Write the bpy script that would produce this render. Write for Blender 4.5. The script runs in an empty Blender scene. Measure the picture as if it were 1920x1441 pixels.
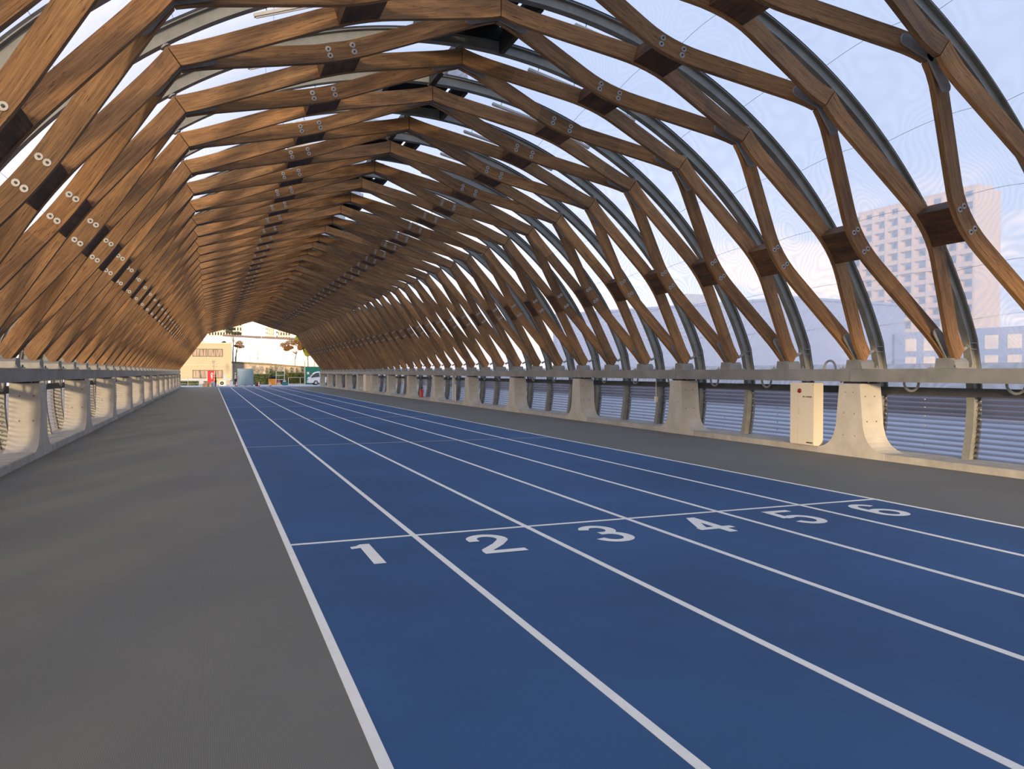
import bpy, bmesh, math, random
from mathutils import Vector, Matrix

random.seed(7)
SC = bpy.context.scene
COL = SC.collection
W, H = 1920, 1441

# ------------------------------------------------------------------ camera
F, YAW, PITCH, ROLL, EYE = 1439.41, 0.373124, -0.0158462, 0.0004989, 1.6119
cam_d = bpy.data.cameras.new('camera')
cam = bpy.data.objects.new('camera', cam_d)
COL.objects.link(cam)
fw = Vector((math.sin(YAW) * math.cos(PITCH), math.cos(YAW) * math.cos(PITCH), math.sin(PITCH)))
rt = Vector((math.cos(YAW), -math.sin(YAW), 0))
up = rt.cross(fw)
r2 = rt * math.cos(ROLL) + up * math.sin(ROLL)
u2 = r2.cross(fw)
m = Matrix((r2, u2, -fw)).transposed().to_4x4()
m.translation = Vector((0, 0, EYE))
cam.matrix_world = m
cam_d.sensor_fit = 'HORIZONTAL'
cam_d.sensor_width = 36.0
cam_d.lens = 36.0 * F / W
cam_d.clip_start = 0.05
cam_d.clip_end = 3000
SC.camera = cam

# ------------------------------------------------------------------ world: evening sky
SUN_AZ = math.radians(205)      # where the sun stands, clockwise from +Y
SUN_EL = math.radians(7)
sun_dir = Vector((math.sin(SUN_AZ) * math.cos(SUN_EL), math.cos(SUN_AZ) * math.cos(SUN_EL), math.sin(SUN_EL)))

world = bpy.data.worlds.new('evening_sky')
SC.world = world
world.use_nodes = True
nt = world.node_tree
nt.nodes.clear()


def N(nt, kind, **kw):
    n = nt.nodes.new(kind)
    for k, v in kw.items():
        if k in ('operation', 'blend_type', 'noise_dimensions', 'wave_type', 'bands_direction', 'feature', 'distance',
                 'interpolation_type', 'data_type', 'mode'):
            setattr(n, k, v)
        else:
            n.inputs[k].default_value = v
    return n


def ramp(nt, fac, stops):
    r = nt.nodes.new('ShaderNodeValToRGB')
    e = r.color_ramp.elements
    while len(e) > 1:
        e.remove(e[-1])
    e[0].position, e[0].color = stops[0][0], (*stops[0][1], 1)
    for p, c in stops[1:]:
        x = e.new(p)
        x.color = (*c, 1)
    if fac is not None:
        nt.links.new(fac, r.inputs[0])
    return r


def mathn(nt, op, a, b=None, c=None, clamp=False):
    n = nt.nodes.new('ShaderNodeMath')
    n.operation = op
    n.use_clamp = clamp
    for i, v in enumerate((a, b, c)):
        if v is None:
            continue
        if hasattr(v, 'is_linked'):
            nt.links.new(v, n.inputs[i])
        else:
            n.inputs[i].default_value = v
    return n.outputs[0]


def mixc(nt, fac, a, b, blend='MIX'):
    n = nt.nodes.new('ShaderNodeMix')
    n.data_type = 'RGBA'
    n.blend_type = blend
    for idx, v in ((0, fac), (6, a), (7, b)):
        if hasattr(v, 'is_linked'):
            nt.links.new(v, n.inputs[idx])
        elif idx == 0:
            n.inputs[0].default_value = v
        else:
            n.inputs[idx].default_value = (*v, 1)
    return n.outputs[2]


tc = nt.nodes.new('ShaderNodeTexCoord')
sep = nt.nodes.new('ShaderNodeSeparateXYZ')
nt.links.new(tc.outputs['Generated'], sep.inputs[0])
sky = ramp(nt, sep.outputs['Z'], [(0.0, (0.74, 0.71, 0.74)), (0.07, (0.64, 0.67, 0.77)), (0.25, (0.46, 0.55, 0.74)),
                                  (1.0, (0.33, 0.43, 0.66))])
# bright warm haze low over the far end of the track
toward = mathn(nt, 'MULTIPLY_ADD', sep.outputs['Y'], 3.2, -2.2, clamp=True)
low = mathn(nt, 'MULTIPLY_ADD', sep.outputs['Z'], -3.0, 1.0, clamp=True)
haze = mathn(nt, 'MULTIPLY', toward, low)
c1 = mixc(nt, haze, sky.outputs[0], (1.9, 1.78, 1.62))
# soft cumulus low in the sky
mp = nt.nodes.new('ShaderNodeMapping')
mp.inputs['Scale'].default_value = (3.2, 3.2, 7.5)
nt.links.new(tc.outputs['Generated'], mp.inputs[0])
cn = N(nt, 'ShaderNodeTexNoise', Scale=1.6, Detail=6.0, Roughness=0.55)
nt.links.new(mp.outputs[0], cn.inputs['Vector'])
cm = ramp(nt, cn.outputs[0], [(0.50, (0, 0, 0)), (0.60, (1, 1, 1))])
band = ramp(nt, sep.outputs['Z'], [(0.0, (0.75, 0.75, 0.75)), (0.10, (0.9, 0.9, 0.9)), (0.24, (0.0, 0.0, 0.0))])
cf = mathn(nt, 'MULTIPLY', cm.outputs[0], band.outputs[0])
c2 = mixc(nt, cf, c1, (1.45, 1.08, 0.80))
# broad warm glow round the low sun, stronger toward the row without a cabinet
gd = Vector((math.sin(math.radians(240)), math.cos(math.radians(240)), 0.10)).normalized()
dp = nt.nodes.new('ShaderNodeVectorMath')
dp.operation = 'DOT_PRODUCT'
nt.links.new(tc.outputs['Generated'], dp.inputs[0])
dp.inputs[1].default_value = gd
glow = mathn(nt, 'POWER', mathn(nt, 'MAXIMUM', dp.outputs['Value'], 0.0), 9.0)
lowg = mathn(nt, 'MULTIPLY_ADD', sep.outputs['Z'], -1.9, 1.0, clamp=True)
gl_ = mathn(nt, 'MULTIPLY', glow, lowg)
c3 = mixc(nt, gl_, c2, (6.2, 4.3, 2.4))
bg = nt.nodes.new('ShaderNodeBackground')
nt.links.new(c3, bg.inputs[0])
bg.inputs[1].default_value = 1.15
wo = nt.nodes.new('ShaderNodeOutputWorld')
nt.links.new(bg.outputs[0], wo.inputs[0])

# low evening sun from behind the camera, over the wall without the cabinet
sl = bpy.data.lights.new('evening_sun', 'SUN')
sl.energy = 3.8
sl.angle = math.radians(5)
sl.color = (1.0, 0.74, 0.46)
so = bpy.data.objects.new('evening_sun', sl)
COL.objects.link(so)
so.rotation_euler = sun_dir.to_track_quat('Z', 'Y').to_euler()

SC.view_settings.view_transform = 'Standard'
SC.view_settings.look = 'None'
SC.view_settings.gamma = 1
SC.view_settings.use_curve_mapping = False
SC.view_settings.exposure = 0.56
SC.cycles.use_denoising = True
SC.cycles.max_bounces = 10
SC.cycles.diffuse_bounces = 5
SC.cycles.transparent_max_bounces = 16
SC.cycles.sample_clamp_indirect = 6

# ------------------------------------------------------------------ helpers
ORD = ['first', 'second', 'third', 'fourth', 'fifth', 'sixth', 'seventh', 'eighth', 'ninth', 'tenth', 'eleventh', 'twelfth',
       'thirteenth', 'fourteenth', 'fifteenth', 'sixteenth', 'seventeenth', 'eighteenth', 'nineteenth', 'twentieth']
ORD += ['twenty-' + o for o in ORD[:9]] + ['thirtieth'] + ['thirty-' + o for o in ORD[:9]] + ['fortieth'] + \
       ['forty-' + o for o in ORD[:9]] + ['fiftieth'] + ['fifty-' + o for o in ORD[:9]]


def tag(o, label=None, cat=None, group=None, kind=None):
    if label: o['label'] = label
    if cat: o['category'] = cat
    if group: o['group'] = group
    if kind: o['kind'] = kind
    return o


def empty(name, loc=(0, 0, 0), label=None, cat=None, group=None, rz=0):
    o = bpy.data.objects.new(name, None)
    o.empty_display_size = 0.2
    COL.objects.link(o)
    o.location = loc
    o.rotation_euler = (0, 0, rz)
    return tag(o, label, cat, group)


def link(name, me, mat, parent=None, loc=(0, 0, 0)):
    o = bpy.data.objects.new(name, me)
    COL.objects.link(o)
    if mat is not None and not me.materials:
        me.materials.append(mat)
    if parent is not None:
        o.parent = parent
    o.location = loc
    return o


def mesh(name, verts, faces, smooth=False, uvs=None):
    me = bpy.data.meshes.new(name)
    me.from_pydata([tuple(v) for v in verts], [], faces)
    if uvs is not None:
        ul = me.uv_layers.new(name='UVMap')
        k = 0
        for f in faces:
            for vi in range(len(f)):
                ul.data[k].uv = uvs[k]
                k += 1
    me.validate()
    me.update()
    if smooth:
        for p in me.polygons: p.use_smooth = True
    return me


class MB:
    """gathers shapes into one mesh"""
    def __init__(s): s.v, s.f = [], []

    def add(s, vs, fs):
        b = len(s.v)
        s.v += [tuple(v) for v in vs]
        s.f += [tuple(b + i for i in f) for f in fs]
        return s

    def box(s, x0, x1, y0, y1, z0, z1, M=None):
        vs = [Vector((x, y, z)) for x in (x0, x1) for y in (y0, y1) for z in (z0, z1)]
        if M is not None: vs = [M @ v for v in vs]
        return s.add(vs, [(0, 1, 3, 2), (4, 6, 7, 5), (0, 4, 5, 1), (2, 3, 7, 6), (0, 2, 6, 4), (1, 5, 7, 3)])

    def prism(s, prof, axis, a, b):
        """prof: 2-D outline; extruded along axis 'x','y','z' from a to b"""
        n = len(prof)
        def P(p, t):
            return {'x': (t, p[0], p[1]), 'y': (p[0], t, p[1]), 'z': (p[0], p[1], t)}[axis]
        vs = [P(p, a) for p in prof] + [P(p, b) for p in prof]
        fs = [tuple(range(n)), tuple(range(2 * n - 1, n - 1, -1))]
        fs += [(i, i + n, (i + 1) % n + n, (i + 1) % n) for i in range(n)]
        return s.add(vs, fs)

    def tube(s, pts, r, seg=8, cap=True):
        pts = [Vector(p) for p in pts]
        n = len(pts)
        rs = r if isinstance(r, (list, tuple)) else [r] * n
        rings = []
        ref = None
        for i, p in enumerate(pts):
            d = (pts[min(i + 1, n - 1)] - pts[max(i - 1, 0)]).normalized()
            if ref is None:
                ref = d.orthogonal().normalized()
            else:
                ref = (ref - d * ref.dot(d)).normalized()
            w = d.cross(ref)
            rings.append([p + (ref * math.cos(2 * math.pi * k / seg) + w * math.sin(2 * math.pi * k / seg)) * rs[i] for k in range(seg)])
        vs = [v for r_ in rings for v in r_]
        fs = [(i * seg + k, i * seg + (k + 1) % seg, (i + 1) * seg + (k + 1) % seg, (i + 1) * seg + k) for i in range(n - 1) for k in range(seg)]
        if cap:
            fs += [tuple(range(seg - 1, -1, -1)), tuple((n - 1) * seg + k for k in range(seg))]
        return s.add(vs, fs)

    def lathe(s, prof, c, seg=16, axis='z'):
        c = Vector(c)
        vs, fs = [], []
        for r, h in prof:
            for k in range(seg):
                a = 2 * math.pi * k / seg
                x, y = r * math.cos(a), r * math.sin(a)
                vs.append(c + Vector({'z': (x, y, h), 'x': (h, x, y), 'y': (x, h, y)}[axis]))
        n = len(prof)
        fs = [(i * seg + k, i * seg + (k + 1) % seg, (i + 1) * seg + (k + 1) % seg, (i + 1) * seg + k) for i in range(n - 1) for k in range(seg)]
        fs += [tuple(range(seg - 1, -1, -1)), tuple((n - 1) * seg + k for k in range(seg))]
        return s.add(vs, fs)

    def mesh(s, name, smooth=False, fix=True):
        me = mesh(name, s.v, s.f)
        if fix:
            bm = bmesh.new()
            bm.from_mesh(me)
            bmesh.ops.recalc_face_normals(bm, faces=bm.faces)
            bm.to_mesh(me)
            bm.free()
        if smooth:
            for p in me.polygons: p.use_smooth = True
            try:
                me.set_sharp_from_angle(angle=math.radians(40))
            except Exception:
                pass
        return me

    def obj(s, name, mat, parent=None, loc=(0, 0, 0), smooth=False):
        return link(name, s.mesh(name, smooth), mat, parent, loc)


def copy_tree(o, parent=None):
    c = o.copy()
    COL.objects.link(c)
    if parent is not None: c.parent = parent
    for ch in list(o.children):
        copy_tree(ch, c)
    return c


# ------------------------------------------------------------------ materials
def new_mat(name):
    mt = bpy.data.materials.new(name)
    mt.use_nodes = True
    n = mt.node_tree
    return mt, n, n.nodes['Principled BSDF']


def plain(name, col, rough=0.6, metal=0.0, var=0.0, scale=4.0, bump=0.0, bscale=40.0, spec=None):
    mt, n, b = new_mat(name)
    b.inputs['Base Color'].default_value = (*col, 1)
    b.inputs['Roughness'].default_value = rough
    b.inputs['Metallic'].default_value = metal
    if spec is not None: b.inputs['Specular IOR Level'].default_value = spec
    t = n.nodes.new('ShaderNodeTexCoord')
    if var:
        no = N(n, 'ShaderNodeTexNoise', Scale=scale, Detail=6.0, Roughness=0.6)
        n.links.new(t.outputs['Object'], no.inputs['Vector'])
        r = ramp(n, no.outputs[0], [(0.3, tuple(c * (1 - var) for c in col)), (0.7, tuple(min(1, c * (1 + var)) for c in col))])
        n.links.new(r.outputs[0], b.inputs['Base Color'])
    if bump:
        no = N(n, 'ShaderNodeTexNoise', Scale=bscale, Detail=3.0)
        n.links.new(t.outputs['Object'], no.inputs['Vector'])
        bp = N(n, 'ShaderNodeBump', Strength=bump, Distance=0.01)
        n.links.new(no.outputs[0], bp.inputs['Height'])
        n.links.new(bp.outputs[0], b.inputs['Normal'])
    return mt


def wood_mat(name, light, dark, streak, hue_var=0.35):
    mt, n, b = new_mat(name)
    b.inputs['Roughness'].default_value = 0.62
    b.inputs['Specular IOR Level'].default_value = 0.3
    uv = n.nodes.new('ShaderNodeUVMap')
    oi = n.nodes.new('ShaderNodeObjectInfo')
    off = n.nodes.new('ShaderNodeCombineXYZ')
    n.links.new(mathn(n, 'MULTIPLY', oi.outputs['Random'], 91.0), off.inputs[0])
    n.links.new(mathn(n, 'MULTIPLY', oi.outputs['Random'], 37.0), off.inputs[1])
    add = n.nodes.new('ShaderNodeVectorMath')
    add.operation = 'ADD'
    n.links.new(uv.outputs[0], add.inputs[0])
    n.links.new(off.outputs[0], add.inputs[1])

    def noise(sx, sy, sc, det, dist=0.0):
        mp = n.nodes.new('ShaderNodeMapping')
        mp.inputs['Scale'].default_value = (sx, sy, 1)
        n.links.new(add.outputs[0], mp.inputs[0])
        no = N(n, 'ShaderNodeTexNoise', Scale=sc, Detail=det, Roughness=0.6, Distortion=dist)
        n.links.new(mp.outputs[0], no.inputs['Vector'])
        return no.outputs[0]
    broad = noise(0.45, 3.0, 1.6, 3.0)
    fine = noise(0.9, 24.0, 1.5, 4.0, 1.6)
    crack = noise(1.5, 26.0, 2.0, 4.0, 1.5)
    c = ramp(n, broad, [(0.32, dark), (0.68, light)]).outputs[0]
    g = ramp(n, fine, [(0.36, (0.46, 0.42, 0.38)), (0.60, (1.12, 1.10, 1.06))]).outputs[0]
    c = mixc(n, 0.75, c, g, 'MULTIPLY')
    cm_ = ramp(n, crack, [(0.60, (0, 0, 0)), (0.67, (1, 1, 1))]).outputs[0]
    cfac = mathn(n, 'MULTIPLY', cm_, 0.85)
    c = mixc(n, cfac, c, streak)
    # each board its own tone
    tone = ramp(n, oi.outputs['Random'], [(0.0, (0.72, 0.68, 0.64)), (0.35, (0.95, 0.92, 0.88)), (0.7, (1.12, 1.08, 1.0)), (1.0, (0.82, 0.84, 0.86))]).outputs[0]
    c = mixc(n, hue_var * 2, c, tone, 'MULTIPLY')
    # laminations end in finger joints: a tone step along the length
    sx = n.nodes.new('ShaderNodeSeparateXYZ')
    n.links.new(uv.outputs[0], sx.inputs[0])
    stp = mathn(n, 'FLOOR', mathn(n, 'MULTIPLY_ADD', oi.outputs['Random'], 13.0, mathn(n, 'MULTIPLY', sx.outputs[0], 0.55)))
    wn = n.nodes.new('ShaderNodeTexWhiteNoise')
    wn.noise_dimensions = '2D'
    cb = n.nodes.new('ShaderNodeCombineXYZ')
    n.links.new(stp, cb.inputs[0]); n.links.new(mathn(n, 'MULTIPLY', oi.outputs['Random'], 517.0), cb.inputs[1])
    n.links.new(cb.outputs[0], wn.inputs['Vector'])
    st = ramp(n, wn.outputs['Value'], [(0.0, (0.70, 0.70, 0.72)), (0.5, (1.0, 1.0, 1.0)), (1.0, (1.22, 1.14, 1.0))]).outputs[0]
    c = mixc(n, 0.8, c, st, 'MULTIPLY')
    n.links.new(c, b.inputs['Base Color'])
    bp = N(n, 'ShaderNodeBump', Strength=0.25, Distance=0.004)
    n.links.new(fine, bp.inputs['Height'])
    n.links.new(bp.outputs[0], b.inputs['Normal'])
    return mt


M_WOOD = wood_mat('larch_boards', (0.37, 0.214, 0.096), (0.205, 0.118, 0.056), (0.03, 0.017, 0.01))
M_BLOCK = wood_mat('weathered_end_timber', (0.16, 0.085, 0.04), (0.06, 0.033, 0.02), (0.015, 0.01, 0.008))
M_GALV = plain('galvanised_steel', (0.27, 0.275, 0.26), 0.5, 0.35, 0.22, 3.0, 0.05)
M_BEAM = plain('zinc_beam', (0.24, 0.245, 0.235), 0.5, 0.2, 0.25, 1.7, 0.06, 20)
M_RIB = plain('rib_steel', (0.24, 0.245, 0.22), 0.5, 0.1, 0.22, 2.5)
M_PLATE = plain('plate_steel', (0.22, 0.23, 0.235), 0.6, 0.0, 0.2, 8)
M_WASH = plain('washer_zinc', (0.40, 0.40, 0.38), 0.45, 0.3, 0.12, 30)
M_DARK = plain('dark_steel', (0.03, 0.033, 0.038), 0.5, 0.3, 0.2, 5)
M_VENT = plain('vent_panel', (0.016, 0.017, 0.018), 0.8)
M_RAIL = plain('rail_steel', (0.07, 0.075, 0.075), 0.5, 0.3, 0.25, 3)
M_CONC = plain('precast_concrete', (0.50, 0.475, 0.41), 0.75, 0, 0.13, 2.5, 0.08, 30)
M_CURB = plain('curb_concrete', (0.42, 0.40, 0.35), 0.8, 0, 0.2, 3, 0.1, 30)
M_HOSE = plain('grey_hose', (0.32, 0.33, 0.31), 0.5)
M_WHITE = plain('white_plastic', (0.75, 0.74, 0.70), 0.4)
M_CAB = plain('cream_cabinet', (0.72, 0.66, 0.52), 0.4)
M_CABL = plain('cabinet_line', (0.42, 0.37, 0.26), 0.5)
M_RED = plain('red_lamp', (0.22, 0.004, 0.01), 0.15)
M_BLACK = plain('black_rubber', (0.02, 0.02, 0.02), 0.6)
M_TEXT = plain('brown_lettering', (0.20, 0.16, 0.09), 0.6)
M_STEELW = plain('tin_white_tube', (0.62, 0.62, 0.58), 0.35)


def film_mat():
    mt, n, b = new_mat('roof_film')
    n.nodes.remove(b)
    out = n.nodes['Material Output']
    t = n.nodes.new('ShaderNodeTexCoord')
    # fine printed rings of dots on two layers of film
    mp = n.nodes.new('ShaderNodeMapping')
    mp.inputs['Scale'].default_value = (1, 1, 1)
    n.links.new(t.outputs['Object'], mp.inputs[0])
    dn = N(n, 'ShaderNodeTexNoise', Scale=0.55, Detail=1.5)
    n.links.new(mp.outputs[0], dn.inputs['Vector'])
    fq = mathn(n, 'MULTIPLY', dn.outputs[0], 230.0)
    sn = mathn(n, 'SINE', fq)
    fac = mathn(n, 'MULTIPLY_ADD', sn, 0.07, 0.62)
    tr = N(n, 'ShaderNodeBsdfTransparent', Color=(0.97, 0.98, 1.0, 1))
    tl = N(n, 'ShaderNodeBsdfTranslucent', Color=(0.95, 0.95, 0.97, 1))
    df = N(n, 'ShaderNodeBsdfDiffuse', Color=(0.80, 0.83, 0.90, 1))
    gl = N(n, 'ShaderNodeBsdfGlossy', Color=(1, 1, 1, 1), Roughness=0.22)
    mx = N(n, 'ShaderNodeMixShader', Fac=0.25)
    n.links.new(tl.outputs[0], mx.inputs[1])
    n.links.new(df.outputs[0], mx.inputs[2])
    m2 = n.nodes.new('ShaderNodeMixShader')
    n.links.new(fac, m2.inputs[0])
    n.links.new(tr.outputs[0], m2.inputs[1])
    n.links.new(mx.outputs[0], m2.inputs[2])
    m3 = N(n, 'ShaderNodeMixShader', Fac=0.04)
    n.links.new(m2.outputs[0], m3.inputs[1])
    n.links.new(gl.outputs[0], m3.inputs[2])
    n.links.new(m3.outputs[0], out.inputs[0])
    return mt


def poly_mat():
    mt, n, b = new_mat('corrugated_polycarbonate')
    n.nodes.remove(b)
    out = n.nodes['Material Output']
    tr = N(n, 'ShaderNodeBsdfTransparent', Color=(0.86, 0.86, 0.90, 1))
    gl = N(n, 'ShaderNodeBsdfGlossy', Color=(0.9, 0.9, 0.9, 1), Roughness=0.10)
    tl = N(n, 'ShaderNodeBsdfTranslucent', Color=(0.30, 0.29, 0.31, 1))
    lw = N(n, 'ShaderNodeLayerWeight', Blend=0.5)
    # clear and grey bands put into the material to imitate the sheet's stripes
    t = n.nodes.new('ShaderNodeTexCoord')
    sx = n.nodes.new('ShaderNodeSeparateXYZ')
    n.links.new(t.outputs['Object'], sx.inputs[0])
    sn = mathn(n, 'SINE', mathn(n, 'MULTIPLY_ADD', sx.outputs[2], 2 * math.pi / 0.094, -0.07 * 2 * math.pi / 0.094 + 0.5))
    fr = mathn(n, 'MULTIPLY_ADD', sn, 3.0, 0.5, clamp=True)
    m1 = n.nodes.new('ShaderNodeMixShader')
    n.links.new(mathn(n, 'MULTIPLY_ADD', fr, 0.70, 0.08), m1.inputs[0])
    n.links.new(tr.outputs[0], m1.inputs[1])
    n.links.new(tl.outputs[0], m1.inputs[2])
    f = mathn(n, 'MULTIPLY', mathn(n, 'POWER', lw.outputs['Facing'], 3.0), 0.7, clamp=True)
    m2 = n.nodes.new('ShaderNodeMixShader')
    n.links.new(f, m2.inputs[0])
    n.links.new(m1.outputs[0], m2.inputs[1])
    n.links.new(gl.outputs[0], m2.inputs[2])
    n.links.new(m2.outputs[0], out.inputs[0])
    return mt


M_FILM = film_mat()
M_POLY = poly_mat()


def floor_mat(name, col, ribs, var, rib_amp, dust):
    mt, n, b = new_mat(name)
    b.inputs['Roughness'].default_value = 0.72
    b.inputs['Specular IOR Level'].default_value = 0.35
    t = n.nodes.new('ShaderNodeTexCoord')
    no = N(n, 'ShaderNodeTexNoise', Scale=0.35, Detail=8.0, Roughness=0.6)
    n.links.new(t.outputs['Object'], no.inputs['Vector'])
    c = ramp(n, no.outputs[0], [(0.3, tuple(x * (1 - var) for x in col)), (0.7, tuple(x * (1 + var) for x in col))]).outputs[0]
    # scuffs and dust
    mp = n.nodes.new('ShaderNodeMapping')
    mp.inputs['Scale'].default_value = (3.0, 1.4, 1)
    mp.inputs['Rotation'].default_value = (0, 0, 0.4)
    n.links.new(t.outputs['Object'], mp.inputs[0])
    sc = N(n, 'ShaderNodeTexNoise', Scale=2.2, Detail=12.0, Roughness=0.78)
    n.links.new(mp.outputs[0], sc.inputs['Vector'])
    s = ramp(n, sc.outputs[0], [(0.62, (0, 0, 0)), (0.80, (1, 1, 1))]).outputs[0]
    c = mixc(n, mathn(n, 'MULTIPLY', s, 0.4), c, dust)
    # fine ribs embossed along the running direction
    sx = n.nodes.new('ShaderNodeSeparateXYZ')
    n.links.new(t.outputs['Object'], sx.inputs[0])
    wob = N(n, 'ShaderNodeTexNoise', Scale=9.0, Detail=3.0)
    n.links.new(t.outputs['Object'], wob.inputs['Vector'])
    ph = mathn(n, 'MULTIPLY_ADD', wob.outputs[0], 1.5, mathn(n, 'MULTIPLY', sx.outputs[0], ribs))
    sn = mathn(n, 'SINE', ph)
    gr = N(n, 'ShaderNodeTexNoise', Scale=160.0, Detail=2.0)
    n.links.new(t.outputs['Object'], gr.inputs['Vector'])
    hgt = mathn(n, 'MULTIPLY_ADD', gr.outputs[0], 0.9, mathn(n, 'MULTIPLY', sn, 0.5))
    tone = mathn(n, 'MULTIPLY_ADD', hgt, rib_amp, 1.0 - rib_amp * 0.45)
    comb = n.nodes.new('ShaderNodeCombineXYZ')
    for i in range(3): n.links.new(tone, comb.inputs[i])
    c = mixc(n, 1.0, c, comb.outputs[0], 'MULTIPLY')
    n.links.new(c, b.inputs['Base Color'])
    bp = N(n, 'ShaderNodeBump', Strength=0.35, Distance=0.0015)
    n.links.new(hgt, bp.inputs['Height'])
    n.links.new(bp.outputs[0], b.inputs['Normal'])
    return mt


M_BLUE = floor_mat('blue_track_rubber', (0.033, 0.100, 0.235), 900.0, 0.2, 0.16, (0.16, 0.22, 0.34))
M_GREY = floor_mat('grey_track_rubber', (0.165, 0.168, 0.148), 700.0, 0.10, 0.22, (0.24, 0.24, 0.22))
M_LINE = plain('white_line_paint', (0.90, 0.91, 0.85), 0.6, 0, 0.05, 6, 0.15, 200)

# ------------------------------------------------------------------ dimensions of the hall (metres)
XC = 4.37                 # centre line
BAY = 2.05
Y0 = 9.75                 # plane of arch 0
N0, N1 = -12, 40           # arches built
TX0 = 0.654               # outer edge line of lane 1
LANE = 1.2
START = 7.40
TEND = 85.0
XR, XL = 11.82, -3.17     # inner faces of piers
ZR, ZL = -0.057, -0.078   # floor height along the curbs
YB = Y0 + BAY * N0 - 1.0
YE = Y0 + BAY * N1 + 0.4


def Y(n): return Y0 + BAY * n


# ------------------------------------------------------------------ floor and track
mb = MB()
xs_l = [XL - 0.02, TX0 - 0.02]
x7 = TX0 + 6 * LANE + 0.02


def slab(mb, x0, z0, x1, z1, y0, y1):
    mb.prism([(x0, z0), (x1, z1), (x1, -0.35), (x0, -0.35)], 'y', y0, y1)


slab(mb, XL - 0.02, ZL, TX0 - 0.02, 0.0, YB - 3, YE)
slab(mb, x7, 0.0, XR + 0.02, ZR, YB - 3, YE)
fl = mb.obj('floor', M_GREY)
tag(fl, 'ribbed dark grey rubber flooring on both sides of the blue track', 'floor', kind='structure')

track = empty('running_track', (0, 0, 0), 'six lane blue rubber running track with white lane lines', 'running track')
M_PAVE = plain('end_paving', (0.17, 0.19, 0.24), 0.7, 0, 0.15, 1.5)
mb = MB().box(TX0 - 0.02, x7, YB - 3, TEND, -0.35, 0.0)
mb.obj('blue_surface', M_BLUE, track)
ep = MB().box(TX0 - 0.02, x7, TEND, YE, -0.35, -0.004).obj('floor', M_PAVE)
tag(ep, 'blue grey paved strip between the track end and the far opening', 'paving', kind='structure')
for k in range(7):
    x = TX0 + LANE * k
    wd = 0.028
    MB().box(x - wd, x + wd, YB - 3, TEND, -0.002, 0.003).obj('lane_line', M_LINE, track)
MB().box(TX0 + 0.03, TX0 + 6 * LANE, START - 0.025, START + 0.025, -0.002, 0.0032).obj('start_line', M_LINE, track)
M_FAINT = plain('worn_line_paint', (0.36, 0.42, 0.48), 0.6)
for j in range(1, 8):
    if j == 1:
        MB().box(TX0 + 0.03, TX0 + 6 * LANE, START + 10 * j - 0.022, START + 10 * j + 0.022, -0.002, 0.0032).obj('distance_line', M_FAINT, track)
    else:
        MB().box(TX0 + 0.03, TX0 + 6 * LANE, START + 10 * j - 0.022, START + 10 * j + 0.022, -0.002, 0.0032).obj('distance_line', M_FAINT, track)


def text_mesh(body, size, ext=0.002, offset=0.0):
    cu = bpy.data.curves.new('lettering', 'FONT')
    cu.body = body
    cu.size = size
    cu.extrude = ext
    cu.offset = offset
    cu.align_x = 'CENTER'
    cu.align_y = 'CENTER'
    ob = bpy.data.objects.new('lettering', cu)
    COL.objects.link(ob)
    dg = bpy.context.evaluated_depsgraph_get()
    me = bpy.data.meshes.new_from_object(ob.evaluated_get(dg))
    bpy.data.objects.remove(ob)
    me.materials.clear()
    return me


def fit_mesh(me, x0, x1, y0, y1):
    xs = [v.co.x for v in me.vertices]; ys = [v.co.y for v in me.vertices]
    ax, bx, ay, by = min(xs), max(xs), min(ys), max(ys)
    for v in me.vertices:
        v.co.x = x0 + (v.co.x - ax) / (bx - ax) * (x1 - x0)
        v.co.y = y0 + (v.co.y - ay) / (by - ay) * (y1 - y0)
    me.update()
    return me


def arc(cx, cy, rx, ry, a0, a1, k=14):
    return [(cx + rx * math.cos(math.radians(a0 + (a1 - a0) * i / k)), cy + ry * math.sin(math.radians(a0 + (a1 - a0) * i / k))) for i in range(k + 1)]


def ribbon(mb, pts, w, z, closed=False):
    n = len(pts)
    L_, R_ = [], []
    for i, p in enumerate(pts):
        a = pts[(i - 1) % n] if (closed or i > 0) else p
        b_ = pts[(i + 1) % n] if (closed or i < n - 1) else p
        def nn(u, v):
            l = math.hypot(v[0] - u[0], v[1] - u[1]) or 1
            return (-(v[1] - u[1]) / l, (v[0] - u[0]) / l)
        n1 = nn(a, p) if a != p else nn(p, b_)
        n2 = nn(p, b_) if b_ != p else n1
        mx_, my_ = n1[0] + n2[0], n1[1] + n2[1]
        k = 2.0 / max(0.8, mx_ * mx_ + my_ * my_)
        L_.append((p[0] + mx_ * k * w / 2, p[1] + my_ * k * w / 2)); R_.append((p[0] - mx_ * k * w / 2, p[1] - my_ * k * w / 2))
    vs = [(x, y, z) for x, y in L_] + [(x, y, z) for x, y in R_]
    mb.add(vs, [(i, (i + 1) % n, (i + 1) % n + n, i + n) for i in range(n if closed else n - 1)])


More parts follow.
